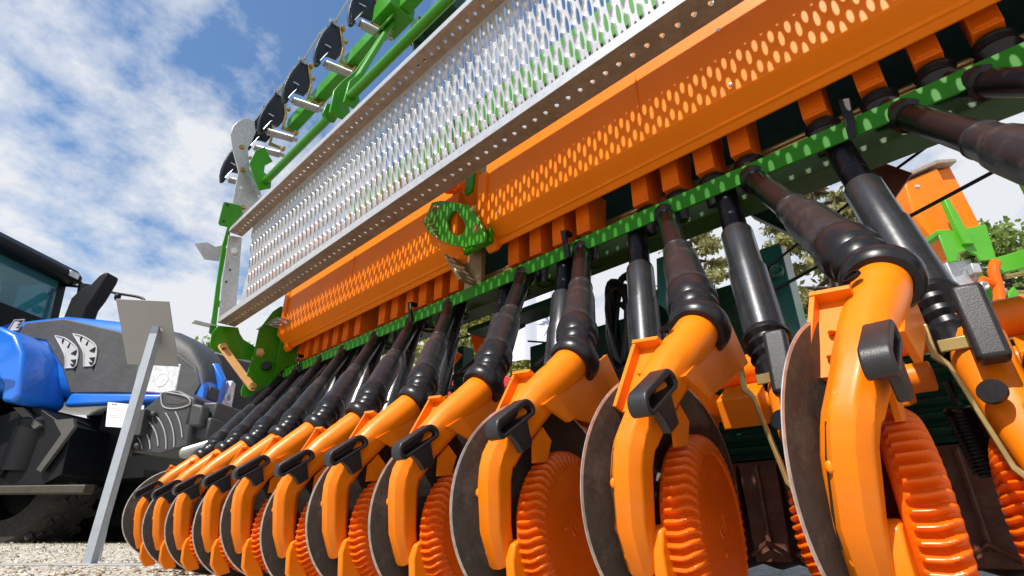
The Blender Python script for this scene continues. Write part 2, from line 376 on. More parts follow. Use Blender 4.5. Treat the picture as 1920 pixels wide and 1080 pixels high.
# outlets and their rubber cuffs
OUT = [-2.86, -2.76, -2.656, -2.553, -2.454, -2.354, -2.243, -2.033, -1.933, -1.821, -1.729, -1.624, -1.522, -1.197, -1.093, -.989, -.888, -.678, -.579, -.477, -.379, -.199, -.08, .026, .127, .235, .34]
sp = MB(); sp.prism([(1.20, .0), (1.285, 0), (1.31, .16), (1.20, .16)], 'X', .006, .058); sp.box((.032, 1.199, .012), (.04, .004, .01))
sp.v = [(x, y, z) for x, y, z in sp.v]
sp0 = obj('outlet_spout', sp, M['spout'], drill, loc=(OUT[0], 0, 1.0), bevel=.003)
cf = MB(); cf.lathe((.034, 1.245, 0), (0, 0, -1), [(-.002, .02), (-.002, .036), (.004, .039), (.008, .035), (.02, .034), (.028, .040), (.034, .037), (.06, .030), (.09, .028)], 22)
obj('rubber_cuff', cf, M['rubber'], sp0, loc=(OUT[0], 0, .992))
for x in OUT[1:]: dup(sp0, drill, (x, 0, (.995+.002*(x+2.86) if x < -.9 else .999+.052*(x+.9))))

# ---------------- tool bar, frame, hopper
bar = MB(); bar.prism([(1.118, .880), (1.124, .880), (1.124, .919), (1.165, .919), (1.165, .926), (1.118, .926)], 'X', -2.77, 1.3)
obj('hose_rail', bar, M['rail'], drill, bevel=.0015)
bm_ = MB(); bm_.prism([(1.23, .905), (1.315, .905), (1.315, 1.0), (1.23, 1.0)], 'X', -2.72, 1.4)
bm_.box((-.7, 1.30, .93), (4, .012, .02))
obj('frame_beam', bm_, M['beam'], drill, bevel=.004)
rd = MB()
for y, z in ((1.345, 1.10), (1.33, 1.075)): rd.tube([(-2.8, y, z), (1.3, y, z)], .008, 10)
obj('metering_shaft', rd, M['brass'], drill)
hp = MB(); hp.prism([(1.36, .99), (1.42, .99), (2.0, 1.50), (2.0, 1.76), (1.30, 1.76), (1.30, 1.46), (1.36, 1.40)], 'X', -2.62, 1.6)
obj('hopper', hp, M['dgreen'], drill, bevel=.01)
hr = MB(); hr.prism([(1.215, 1.745), (1.31, 1.745), (1.31, 1.93), (1.215, 1.93)], 'X', -2.5, 1.6)
obj('hopper_rim', hr, M['green'], drill, bevel=.005)
for x0, x1 in ((-1.647, -1.623), (-.862, -.85), (-.094, -.103), (-2.612, -2.556)):
    lv = MB(); y = 1.108
    lv.prism([(x0-.010, .972), (x0+.010, .965), (x1+.009, .872), (x1-.007, .866)], 'Y', y-.006, y+.002); lv.box((x0, 1.125, .965), (.018, .03, .014))
    obj('shut_off_lever', lv, M['plastic'], drill, bevel=.002)

# hinge between the two wings
hg = MB(); H_out = [(-1.463, 1.324), (-1.403, 1.305), (-1.343, 1.27), (-1.25, 1.215), (-1.194, 1.145), (-1.147, 1.05), (-1.15, 1.02), (-1.242, 1.035), (-1.33, 1.08), (-1.40, 1.13), (-1.466, 1.187), (-1.512, 1.25)]
H_in = [(-1.345, 1.215), (-1.325, 1.222), (-1.305, 1.212), (-1.285, 1.185), (-1.262, 1.15), (-1.25, 1.118), (-1.262, 1.1), (-1.285, 1.1), (-1.315, 1.115), (-1.34, 1.14), (-1.358, 1.17), (-1.36, 1.195)]
hg.ring(H_out, H_in, 'Y', 1.045, 1.057); hg.box((-1.24, 1.10, 1.10), (.14, .02, .10))
ho = obj('wing_hinge', hg, M['green'], drill, bevel=.002)
hb = MB()
for x, z in ((-1.20, 1.17), (-1.185, 1.085)):
    hb = MB(); hb.bolt((x, 1.045, z), (0, -1, 0), .012, .012); obj('flange_bolt', hb, M['brass'], ho)
hb = MB(); hb.bolt((-1.43, 1.045, 1.28), (0, -1, 0), .012, .012)
obj('flange_bolt', hb, M['brass'], ho)
for k in range(5):
    hb = MB(); hb.tube([(-1.485+.012*k, 1.038, 1.245-.016*k), (-1.425+.010*k, 1.03, 1.27-.040*k+.01)], .003, 6); obj('lock_pin', hb, M['brass'], ho)
oc = MB(); oc.ball((-1.335, 1.03, 1.325), (.035, .03, .022), 8); oc.box((-1.30, 1.04, 1.305), (.05, .02, .02))
obj('orange_cap', oc, M['wheel'], ho)
gb = MB(); gb.prism([(-1.285, 1.28), (-1.245, 1.28), (-1.215, 1.47), (-1.245, 1.50), (-1.275, 1.44)], 'Y', 1.06, 1.075)
obj('hinge_strap', gb, M['green'], drill, bevel=.003)
st = MB(); st.prism([(-1.375, 1.06), (-1.365, 1.06), (-1.265, .925), (-1.285, .925)], 'Y', 1.05, 1.13); st.box((-1.30, 1.14, 1.0), (.09, .02, .16))
obj('hinge_stay', st, mat('bare_brown_steel', (.33, .24, .14), .4, metal=.5, var=.4, vscale=14), drill, bevel=.002)

# ---------------- left end brackets
f1 = MB()
f1.prism([(.678, 1.849), (.687, 1.858), (.767, 1.872), (.791, 1.826), (.749, 1.720), (.735, 1.712), (.690, 1.705), (.680, 1.715)], 'X', -2.963, -2.955)
f1.prism([(.731, 1.715), (.748, 1.715), (.755, 1.635), (.748, 1.585), (.783, 1.578), (.786, 1.570), (.757, 1.55), (.765, 1.40), (.782, 1.275), (.836, 1.268), (.84, 1.258), (.786, 1.238), (.80, 1.12), (.79, 1.08), (.772, 1.09), (.768, 1.18), (.751, 1.34), (.738, 1.48), (.728, 1.60)], 'X', -2.967, -2.957)
f1.prism([(.78, 1.082), (.80, 1.130), (.90, 1.146), (.915, 1.115), (.94, 1.088), (.998, 1.066), (1.03, 1.05), (1.02, .99), (.931, .977), (.819, .992), (.786, 1.008)], 'X', -2.945, -2.937)
fo = obj('end_bracket', f1, M['green'], drill, bevel=.0015)
h_ = MB()
for y, z in ((.700, 1.842), (.703, 1.735)): h_.lathe((-2.954, y, z), (1, 0, 0), [(0, .008), (.001, .008), (.001, 0)], 12)
for y, z in ((.795, 1.46), (.79, 1.385)): h_.lathe((-2.949, y, z), (1, 0, 0), [(0, .006), (.001, .006), (.001, 0)], 12)
obj('bolt_hole', h_, M['void'], fo)
bo = MB(); bo.bolt((-2.95, .795, 1.575), (1, -.3, 0), .017, .016)
obj('end_bolt', bo, M['zinc'], fo)
hk = MB(); hk.prism([(.60, 1.555), (.655, 1.585), (.70, 1.575), (.735, 1.60), (.735, 1.50), (.665, 1.485)], 'X', -2.975, -2.969); obj('hook_plate', hk, M['galv'], drill); hk = MB(); hk.box((-2.97, .80, 1.13), (.05, .22, .006))
obj('hook_plate', hk, M['galv'], drill)
sd = MB(); sd.prism([(1.07, 1.30), (1.035, 1.258), (.982, 1.137), (.982, 1.02), (.970, .885), (.958, .80), (.964, .778), (.985, .770), (1.01, .785), (1.074, .847), (1.15, .890), (1.20, .93), (1.20, 1.30)], 'X', -2.87, -2.861)
sd.prism([(1.10, .90), (1.22, .90), (1.22, 1.46), (1.10, 1.46)], 'X', -2.855, -2.842)
so_ = obj('side_plate', sd, M['green'], drill, bevel=.0015)
PA, PB = Vector((-2.925, .842, 1.013)), Vector((-2.848, .9995, .820)); ld_ = (PB-PA).normalized(); ln_ = Vector((1, .2, .3)); ln_ = (ln_-ld_*ln_.dot(ld_)).normalized(); lw_ = ld_.cross(ln_)
lk = MB(); pp_ = pill((0, 0), (PB-PA).length+.044, .044, 0)
n_l = len(pp_); lk.add([(PA+PB)/2+ld_*x+lw_*y+ln_*t_ for t_ in (0, .010) for x, y in pp_], [tuple(range(n_l))[::-1], tuple(range(n_l, 2*n_l))]+[(i, (i+1) % n_l, n_l+(i+1) % n_l, n_l+i) for i in range(n_l)])
lo = obj('tan_link_bar', lk, M['tan'], drill, bevel=.002)
for q_ in (PA, PB):
    lb = MB(); lb.bolt(q_+ln_*.010, ln_, .016, .016); obj('link_bolt', lb, M['brass'], lo)
lb = MB(); lb.bolt((-2.861, 1.009, 1.013), (1, -.2, 0), .02, .014); obj('plate_bolt', lb, M['brass'], so_)
kb = MB(); kb.lathe((-2.86, 1.06, .945), (1, -.5, 0), [(0, .02), (.02, .026), (.035, .022), (.035, 0)], 10); obj('black_knob', kb, M['plastic'], so_)

# ---------------- harrow carried above the step
hb_ = MB(); hb_.tube([(-2.9, .85, 2.052), (-2.10, .85, 2.06)], .022, 20); hb_.tube([(-1.93, .85, 2.055), (.2, .85, 2.055)], .0225, 20)
obj('harrow_tube', hb_, M['green'], drill)
hs = MB(); hs.prism([(1.02, 2.80), (1.09, 2.80), (1.09, 2.91), (1.02, 2.91)], 'X', -3.3, .3)
obj('harrow_beam', hs, M['green'], drill, bevel=.006)
cl = MB()
cl.prism([(.80, 1.98), (.87, 1.985), (.905, 2.03), (.885, 2.09), (.86, 2.11), (.875, 2.16), (.93, 2.30), (1.0, 2.55), (1.06, 2.80), (1.03, 2.80), (.965, 2.56), (.89, 2.32), (.83, 2.20), (.80, 2.12)], 'X', -2.02, -2.005)
cl.prism([(.82, 2.0), (.88, 2.0), (.90, 2.06), (.87, 2.12), (.90, 2.22), (.88, 2.24), (.83, 2.14)], 'X', -1.93, -1.915)
cl.tube([(-1.965, .875, 2.18), (-1.965, 1.04, 2.78)], .018, 10)
cl.prism([(.80, 2.03), (.83, 2.0), (.87, 2.02), (.885, 2.08), (.85, 2.12), (.81, 2.1)], 'X', -2.11, -2.09)
cl.box((-1.97, 1.04, 2.86), (.2, .16, .15)); cl.box((-1.97, 1.00, 2.74), (.14, .012, .14), Matrix.Rotation(R_(-20), 3, 'X'))
obj('harrow_bracket', cl, M['green'], drill, bevel=.003)
cb = MB(); cb.box((-1.42, 1.0, 2.30), (.22, .10, .10)); cb.box((-1.55, .96, 2.27), (.06, .06, .14)); cb.prism([(.93, 2.22), (1.0, 2.2), (1.04, 2.12), (1.0, 2.06), (.95, 2.1)], 'X', -1.56, -1.55)
obj('lower_beam_stub', cb, M['dgreen'], drill, bevel=.003)
eh = MB(); eh.prism([(.74, 2.12), (.754, 2.226), (.80, 2.28), (.833, 2.235), (.863, 2.206), (.826, 2.154), (.829, 2.107), (.880, 2.085), (.886, 2.02), (.829, 1.974), (.785, 2.036)], 'X', -2.895, -2.885)
obj('harrow_end_plate', eh, M['green'], drill, bevel=.002)
gp = MB(); gp.prism([(.640, 2.43), (.668, 2.475), (.70, 2.497), (.733, 2.490), (.755, 2.42), (.745, 2.338), (.735, 2.285), (.774, 2.146), (.842, 2.086), (.873, 1.997), (.801, 1.70), (.74, 1.70), (.721, 2.007), (.717, 2.099), (.654, 2.233), (.623, 2.321), (.626, 2.39)], 'X', -2.985, -2.978)
go = obj('galvanised_arm', gp, M['galv'], drill, bevel=.0015)
gb = MB()
for y, z in ((.70, 2.27), (.735, 2.12), (.79, 1.88)): gb.bolt((-2.978, y, z), (1, 0, 0), .013, .014)
obj('arm_bolt', gb, M['brass'], go)
hh = MB()
for y, z in ((.752, 2.0), (.86, 1.99)): hh.lathe((-2.977, y, z), (1, 0, 0), [(0, .008), (.001, .008), (.001, 0)], 12)
obj('arm_hole', hh, mat('see_through_hole', (.75, .8, .9), .6), go)
# tine holders with springs
PL = [(.849, 2.655), (.836, 2.70), (.832, 2.76), (.838, 2.83), (.855, 2.92), (.880, 3.0), (.901, 3.06), (.920, 3.058), (.948, 3.02), (.968, 2.96), (.975, 2.898), (.972, 2.84), (.955, 2.795), (.91, 2.785), (.880, 2.768), (.868, 2.72), (.862, 2.67)]
tp = MB(); tp.prism(PL, 'X', -.009, .009)
rim = [Vector((.0, y, z)) for y, z in PL[:9]]; tp.tube([(q.x, q.y-.004, q.z) for q in rim], .013, 8)
for y, z, a_ in (): tp.lathe((.009, y, z), (1, 0, 0), [(0, a_), (.001, a_), (.001, 0)], 10, [1, 1])
t0 = obj('tine_holder', tp, [M['holder'], M['zinc']], drill, loc=(-2.45, 0, 0), bevel=.002)
s_ = MB(); s_.spring((.02, .885, 2.690), (.02, 1.06, 2.733), .021, .0050, 17, 5, 10); s_.tube([(0, .85, 2.682), (0, .866, 2.69), (0, .875, 2.70), (0, .885, 2.688)], .003, 6); s_.tube([(.02, 1.05, 2.73), (.02, 1.09, 2.74)], .014, 8)
obj('coil_spring', s_, M['springz'], t0, loc=(-2.45, 0, 0))
s_ = MB(); s_.prism([(.93, 3.05), (.955, 3.03), (.99, 2.9), (.985, 2.80), (1.06, 2.805), (1.065, 2.785), (.968, 2.772), (.975, 2.89), (.945, 3.0)], 'X', .008, .020); s_.bolt((.012, .952, 3.045), (1, 0, 0), .017, .03); s_.bolt((.012, .99, 2.96), (1, 0, 0), .012, .02); s_.bolt((.02, 1.07, 2.785), (1, 0, 0), .014, .03)
obj('zinc_clamp', s_, M['brass'], t0, loc=(-2.45, 0, 0), bevel=.0015)
s_ = MB(); s_.box((-.01, .905, 3.06), (.06, .03, .045)); s_.bolt((.0, .890, 3.075), (0, -1, 0), .014, .02); s_.bolt((.02, .890, 3.045), (0, -1, 0), .013, .02)
s_.tube([(-.01, .905, 3.07), (.09, .895, 3.09), (.20, .90, 3.16), (.38, .88, 3.06)], .006, 8); s_.tube([(.0, .90, 3.03), (.0, .93, 2.90), (.012, .86, 2.70)], .004, 6); s_.tube([(-.015, .84, 2.87), (.03, .90, 2.83)], .004, 6)
obj('tine_rod', s_, mat('dark_spring_steel', (.38, .40, .44), .35, metal=.7), t0, loc=(-2.45, 0, 0))
for x, dz in ((-2.06, .005), (-2.87, -.005), (-3.24, -.035), (-3.44, -.06), (-3.90, -.10)): dup(t0, drill, (x, 0, dz))

# ---------------- coulters
ZH = .0
def catmull(ps, k=6):
    out_ = []
    for i in range(len(ps)-1):
        p0, p1, p2, p3 = (Vector(ps[max(0, min(len(ps)-1, j))]) for j in (i-1, i, i+1, i+2))
        for s__ in range(k):
            t_ = s__/k; out_.append(.5*((2*p1)+(p2-p0)*t_+(2*p0-5*p1+4*p2-p3)*t_*t_+(3*p1-p0-3*p2+p3)*t_**3))
    out_.append(Vector(ps[-1])); return out_
def loft(mb, secs, n=20, sq=3.0):
    """secs: (centre, half width X, half depth, roundness); swept superellipse"""
    o = len(mb.v)
    for i, (c, hx, hd, e) in enumerate(secs):
        c = Vector(c); t_ = (Vector(secs[min(i+1, len(secs)-1)][0])-Vector(secs[max(0, i-1)][0])).normalized()
        nrm = Vector((1, 0, 0)).cross(t_).normalized()
        for k in range(n):
            a = 2*math.pi*k/n; ca, sa = math.cos(a), math.sin(a)
            x = math.copysign(abs(ca)**(2/e), ca)*hx; d = math.copysign(abs(sa)**(2/e), sa)*hd
            if e > 3.5:
                q_ = min(hx/max(abs(ca), 1e-6), hd/max(abs(sa), 1e-6), (hx+hd)*.74/(abs(ca)+abs(sa))); x, d = ca*q_, sa*q_
            mb.v.append(tuple(c+Vector((x, 0, 0))+nrm*d))
    for i in range(len(secs)-1):
        for k in range(n):
            j = (k+1) % n; mb.f.append((o+i*n+k, o+i*n+j, o+(i+1)*n+j, o+(i+1)*n+k)); mb.m.append(0)
    mb.f.append(tuple(o+k for k in range(n))[::-1]); mb.m.append(0)
    mb.f.append(tuple(o+(len(secs)-1)*n+k for k in range(n))); mb.m.append(0)
def arm_mesh():
    a = MB()
    loft(a, [((-.060, .654, .090), .016, .017, 5), ((-.060, .652, .094), .019, .020, 5), ((-.058, .635, .142), .0225, .0245, 5), ((-.047, .621, .205), .024, .026, 5), ((-.040, .618, .228), .024, .027, 5), ((-.036, .619, .238), .024, .0275, 5), ((-.022, .638, .282), .025, .029, 5), ((-.019, .645, .294), .026, .030, 4.2), ((-.011, .680, .336), .0295, .033, 2.3), ((-.005, .714, .371), .032, .033, 2), ((.001, .745, .400), .0328, .0328, 2), ((.004, .774, .428), .0328, .0328, 2), ((.004, .777, .431), .031, .031, 2)], 48)
    # seam rib and weld dots down the front of the casting
    a.tube([(-.0755, .625, .118), (-.0725, .613, .150), (-.0635, .601, .198), (-.055, .597, .232)], .0014, 6, mi=1)
    for x, y, z in ((-.062, .600, .190), (-.068, .628, .108), (-.042, .600, .255)): a.ball((x, y, z), (.0045, .003, .0065), 6)
    # shelf bracket beside the tube
    td = Vector((.12, .42, .90)).normalized(); xx = Vector((1, 0, 0)); xx = (xx-td*xx.dot(td)).normalized(); nn = xx.cross(td)
    if nn.y > 0: nn = -nn
    Mx = Matrix((xx, td, nn)).transposed(); O_ = Vector((-.036, .668, .300))
    def P(s__, q, x=0): return O_+td*s__+nn*q+xx*x
    a.box(P(.03, .012, -.012), (.042, .112, .010), Mx)
    a.box(P(.03, .021, -.031), (.006, .115, .024), Mx); a.box(P(.086, .022, -.012), (.044, .006, .026), Mx)
    for s__ in (.0, .035): a.ball(P(s__, .016, -.012), (.005, .014, .003), 6)
    # gusset on the far side
    a.prism([(.665, .325), (.86, .455), (.905, .395), (.73, .305)], 'X', .014, .022)
    return a
ARM = arm_mesh()
def disc_mesh(Rd=.172, sx=1):
    m_ = MB(); pr = [(0, Rd), (.0012, Rd), (.002, Rd-.0035), (.004, Rd-.02), (.010, Rd*.62), (.014, Rd*.4), (.014, .045), (.020, .043), (.020, .0)]
    back = [(0, Rd), (.0, Rd-.012), (.006, Rd*.6), (.008, 0)]
    m_.lathe((0, 0, 0), (1, 0, 0), pr, 96, [1, 1, 0, 0, 0, 0, 0, 0]); m_.lathe((0, 0, 0), (1, 0, 0), back, 96, [1, 0, 0])
    for k in range(5):
        a = 2*math.pi*k/5+.3; m_.bolt((.013, .056*math.cos(a), .056*math.sin(a)), (1, 0, 0), .006, .006)
    return m_
def wheel_mesh(Rw=.121, W=.044, T=54, sp_=10):
    m_ = MB(); n = T*sp_
    # across the tread from the back edge to the serrated face edge, then the flat face
    prf = [(-W, .085, 0, 0), (-W, Rw-.012, 0, 0), (-W+.002, Rw-.008, 0, 0), (-W+.006, Rw-.006, 0, 0), (-W+.009, Rw-.006, .0055, 0), (-W*.5, Rw-.005, .0062, 0), (-W*.40, Rw-.005, .0062, .03), (-W*.32, Rw-.0055, .0062, .09), (-W*.24, Rw-.006, .0062, .17), (-W*.16, Rw-.007, .0062, .26), (-.004, Rw-.0095, .006, .32), (-.001, Rw-.0125, .006, .34), (.0015, Rw-.0165, .0055, .34), (.003, Rw-.0215, .0035, .34), (.0025, Rw-.026, 0, 0), (.0, Rw-.028, 0, 0), (-.001, .06, 0, 0), (.0, .0155, 0, 0), (.0012, .0145, 0, 0), (.0004, .0125, 0, 0), (0, .004, 0, 0), (.001, .003, 0, 0), (.001, 0, 0, 0)]
    vs = []
    for x, r, am, ph in prf:
        for k in range(n):
            t_ = 2*math.pi*k/n; u = (k/sp_+ph) % 1.0
            q = math.cos(2*math.pi*u); q = math.copysign(abs(q)**.5, q)
            vs.append((x, (r+am*q)*math.cos(t_), (r+am*q)*math.sin(t_)))
    fs = [(i*n+k, i*n+(k+1) % n, (i+1)*n+(k+1) % n, (i+1)*n+k) for i in range(len(prf)-1) for k in range(n)]
    m_.add(vs, fs); m_.lathe((-W, 0, 0), (1, 0, 0), [(.03, .085), (.03, 0)], 24, [0]); m_.lathe((-W, 0, 0), (1, 0, 0), [(0, .085), (.03, .085)], 24, [0])
    m_.ball((.001, -.01, .034), (.0025, .004, .005), 5)
    return m_
def handle_mesh():
    """loop handle lying along the front of the arm: bar, opening and stem"""
    m_ = MB(); c = (.600, .298); rot = R_(34)
    o_ = pill(c, .100, .031, rot, 8); i_ = pill((c[0]+.001, c[1]-.0015), .081, .0145, rot, 8)
    # curved bar: bow the ends backwards
    td = Vector((math.cos(rot), math.sin(rot))); nn = Vector((-td.y, td.x))
    def bow(p):
        v = Vector((p[0]-c[0], p[1]-c[1])); s__ = v.dot(td); k = -s__*s__*3.0; return (p[0]+nn.x*k, p[1]+nn.y*k)
    o_ = [bow(p) for p in o_]; i_ = [bow(p) for p in i_]
    m_.ring(o_, i_, 'X', -.007, .020)
    m_.prism(i_, 'X', -.006, -.001)
    q = lambda s__, n__: (c[0]+td.x*s__+nn.x*n__, c[1]+td.y*s__+nn.y*n__)
    m_.prism([q(-.026, -.016), q(.026, -.015), q(.018, -.040), q(.014, -.056), q(-.014, -.056), q(-.016, -.038)], 'X', .004, .017)
    return m_
def lever_mesh():
    m_ = MB()
    m_.prism([(.668, .235), (.70, .24), (.712, .275), (.69, .295), (.668, .27)], 'X', -.010, -.004, mi=0)
    return m_
def blade_mesh():
    m_ = MB(); o_ = [(.640, .095), (.645, .118), (.660, .126), (.674, .116), (.686, .07), (.705, .028), (.67, .020), (.645, .05)]
    m_.prism(o_, 'X', -.043, -.026); return m_
XA = [-.095-.25*(10-k) for k in range(11)]
DO = {10: (0, -.014, .02), 9: (-.004, -.004, .005), 8: (.006, -.014, -.002), 7: (0, .003, -.010), 6: (-.004, .007, -.009), 5: (-.002, .013, -.020), 4: (.001, .008, .001), 3: (0, .013, -.009), 2: (0, .01, -.004), 1: (0, 0, .006), 0: (.002, -.014, .035)}
TOPX = [-2.84, -2.66, -2.416, -2.21, -1.946, -1.69, -1.46, -1.08, -.844, -.565, -.338, -.03, .075]
proto = None
def add_tube(x, p0, p1, rear=False, nm='seed_tube'):
    p0 = Vector(p0); p1 = Vector(p1); d = p1-p0; Lt = d.length
    def part(pr, mt, par, name):
        m_ = MB(); m_.lathe(p0-p0, d, pr, 28); return obj(name, m_, mt, par, loc=p0)
    if not rear:
        s1 = Lt*.50
        tb = part([(s1-.02, .0265), (Lt-.09, .0255), (Lt-.085, .033), (Lt-.06, .034), (Lt-.055, .029), (Lt, .029)], M['plastic'], drill, nm)
        bt = MB(); ad = Vector((.03, .69, .72)).normalized(); e_ = ad*-.012
        bt.lathe(e_, ad, [(-.010, .0335), (-.009, .0415), (-.003, .0465), (.006, .0480), (.015, .0475), (.022, .0445), (.026, .036), (.034, .031), (.045, .025)], 28)
        bt.lathe(Vector((0, 0, 0)), d, [(.0, .022), (.016, .030), (.024, .035), (.033, .036), (.039, .031), (.046, .032), (.053, .0385), (.062, .039), (.067, .034), (.073, .036), (.080, .0425), (.105, .0438), (.122, .0425), (.128, .0405), (.131, .036)], 28)
        obj('bellows_boot', bt, M['rubber'], tb, loc=p0)
        part([(.12, .037), (.132, .0395), (.15, .038), (s1-.075, .036), (s1-.06, .0345), (s1-.045, .031), (s1-.008, .0295), (s1-.006, .031), (s1, .0305), (s1+.002, .026)], M['sleeve'], tb, 'sleeve')
    else:
        s1 = Lt*.66
        tb = part([(s1-.02, .0275), (Lt, .0265)], M['plastic'], drill, nm)
        part([(-.03, .026), (0, .030), (.008, .034), (.014, .029), (.024, .029), (.031, .037), (.037, .031), (.046, .031), (.054, .040), (.06, .034), (.068, .034), (.076, .042), (.085, .041), (.09, .038)], M['rubber'], tb, 'bellows_boot')
        part([(.085, .038), (s1-.13, .038), (s1-.128, .0345), (s1-.004, .0345), (s1, .033), (s1+.002, .027)], M['gun'], tb, 'sleeve')
    return tb
hn = MB(); hn.lathe((-.0150, .7010, .4120), (-.30, -.66, .68), [(0, .011), (.004, .011), (.004, .0085), (.001, .008), (.001, 0)], 18)
for k in range(10, -1, -1):
    X = XA[k]
    if proto is None:
        a0 = obj('coulter_arm', ARM, [M['orange'], M['void']], drill, loc=(X, 0, 0), bevel=.0012, ang=40)
        d0 = obj('cutting_disc', disc_mesh(), [M['steel'], M['edge']], a0, loc=(X, 0, 0), ang=25)
        d0.rotation_euler = (0, R_(3.84), R_(-9.2))
        w0_ = obj('gauge_wheel', wheel_mesh(), M['wheel'], a0, loc=(X, 0, 0), ang=40)
        h0 = obj('handle', handle_mesh(), M['handle'], a0, loc=(X, 0, 0), bevel=.003, seg=3)
        l0 = obj('adjuster', lever_mesh(), [M['orange'], M['brownlever']], a0, loc=(X, 0, 0))
        b0 = obj('coulter_tip', blade_mesh(), M['orange'], a0, loc=(X, 0, 0), bevel=.004, seg=3)
        n0 = obj('bolt_recess', hn, M['plastic'], a0, loc=(X, 0, 0))
        proto = a0; kids = (d0, w0_, h0, l0, b0, n0); arm = a0
    else:
        arm = proto.copy(); SC.collection.objects.link(arm); put(arm, drill, (X, 0, 0)); nk = []
        for q in (d0, w0_, h0, l0, b0, n0):
            c = q.copy(); SC.collection.objects.link(c); put(c, arm, (X, 0, 0)); nk.append(c)
        kids = nk
    dx, dy, dz = DO[k]; jr = random.Random(50+k); arm.location.z += jr.uniform(-.003, .003)*(k < 9); arm.location.y += jr.uniform(-.004, .004)*(k < 9)
    kids[0].location = (-.061+dx, .745+dy, .181+dz); 
    kids[1].location = (-.007, .772, .143); kids[1].rotation_euler = (random.Random(k).random()*6, 0, R_(8.5 if k < 10 else 13))
    kids[2].location = (0, 0, (0, -.01, -.012, .0, .004, 0, 0, -.004, 0, 0, 0)[k])
    kids[4].location = (.0, .0, (0, 0, 0, 0, 0, 0, 0, 0, 0, .018, .02)[k])
    add_tube(X, (X+.004, .777, .431), (TOPX[k], 1.18, .945))
for k, X in ((11, .155), (12, .405)): add_tube(X, (X+.004, .777, .431), (TOPX[k], 1.18, .945))

# rear rank: upright arms, discs on the other side
ra = MB()
loft(ra, [((.05, .90, .06), .013, .015, 4), ((.042, .905, .10), .021, .022, 4), ((.028, .915, .18), .024, .026, 4), ((.010, .935, .27), .030, .030, 3), ((0, .965, .345), .035, .036, 2.2), ((0, .985, .385), .034, .034, 2)], 24)
ra.ball((.035, .892, .20), (.006, .005, .014), 6); ra.ball((.027, .909, .27), (.008, .006, .012), 6)
ra.box((.0, 1.12, .40), (.05, .30, .05)); ra.prism([(.95, .30), (1.25, .36), (1.25, .44), (1.0, .42)], 'X', -.012, .0)
rdm = disc_mesh(); rhd = MB(); rhd.box((.0, 0, 0), (.036, .03, .11)); rhd.box((.0, .03, -.01), (.026, .05, .05))
rcl = MB(); rcl.prism([(-.040, .362), (.03, .362), (.03, .380), (-.040, .380)], 'Y', .930, .934)
rcl.prism([(-.048, .39), (-.048, .345), (-.035, .33), (-.010, .20), (-.002, .188), (.03, .186), (.03, .192), (.002, .196), (-.004, .205), (-.030, .335), (-.040, .35), (-.040, .392)], 'Y', .878, .887)
rsp = MB(); rsp.spring((-.055, 1.12, .315), (-.045, 1.13, .215), .019, .0045, 18, 5, 12); rsp.tube([(-.058, 1.11, .36), (-.056, 1.115, .32)], .006, 6)
rproto = None
for j in range(11):
    X = -.03-.255*j
    if rproto is None:
        r0 = obj('rear_coulter_arm', ra, M['orange'], drill, loc=(X, 0, 0), ang=40)
        rd0 = obj('cutting_disc', rdm, [M['steel'], M['edge']], r0, loc=(X, 0, 0), ang=25)
        rw0 = obj('gauge_wheel', bpy_wheel := MB(), M['wheel'], r0, loc=(X, 0, 0)); rw0.data = w0_.data
        rh0 = obj('handle', rhd, M['handle'], r0, loc=(X, 0, 0), bevel=.007, seg=3)
        rc0 = obj('spring_clip', rcl, M['brass'], r0, loc=(X, 0, 0), bevel=.0015)
        rs0 = obj('coil_spring', rsp, M['plastic'], r0, loc=(X, 0, 0))
        rb0 = obj('bolt_recess', MB().lathe((0, .893, .292), (-.2, -1, .3), [(0, .016), (.006, .016), (.006, 0)], 18), M['plastic'], r0, loc=(X, 0, 0))
        rproto = r0; kids = (rd0, rw0, rh0, rc0, rs0, rb0)
    else:
        arm = rproto.copy(); SC.collection.objects.link(arm); put(arm, drill, (X, 0, 0)); nk = []
        for q in (rd0, rw0, rh0, rc0, rs0, rb0):
            c = q.copy(); SC.collection.objects.link(c); put(c, arm, (X, 0, 0)); nk.append(c)
        kids = nk
    kids[0].location = (.055, 1.0, .185); kids[0].rotation_euler = (0, R_(180-4), R_(9))
    kids[1].location = (-.02, 1.06, .15); kids[1].rotation_euler = (j, 0, R_(-8+180))
    kids[2].location = (.012, .905, .385); kids[2].rotation_euler = (R_(-8), 0, R_(8))
    add_tube(X, (X-.022, .985, .392), (X-.115, 1.18, .945), True, 'rear_seed_tube')

# ---------------- frame and packer behind the coulters
orl = MB(); orl.tube([(-2.75, 1.28, .49), (1.2, 1.28, .49)], .035, 16); obj('coulter_rail', orl, M['orange'], drill)
br = MB(); br.prism([(1.18, .34), (1.27, .36), (1.30, .44), (1.22, .44), (1.16, .40)], 'X', 0, .09); br.tube([(-.01, 1.24, .40), (.13, 1.24, .40)], .028, 14)
b0_ = obj('rail_bracket', br, M['orange'], drill, loc=(-.50, 0, 0), bevel=.003)
for j in range(1, 9): dup(b0_, drill, (-.50-.255*j, 0, 0))
dup(b0_, drill, (-.245, 0, 0)); dup(b0_, drill, (.01, 0, 0))
pk = MB()
for i in range(6): pk.prism([(1.50, .315+.032*i), (1.52, .33+.032*i), (1.50, .345+.032*i), (1.56, .345+.032*i), (1.56, .315+.032*i)], 'X', -2.7, 1.4)
obj('packer_frame', pk, M['dgreen'], drill)
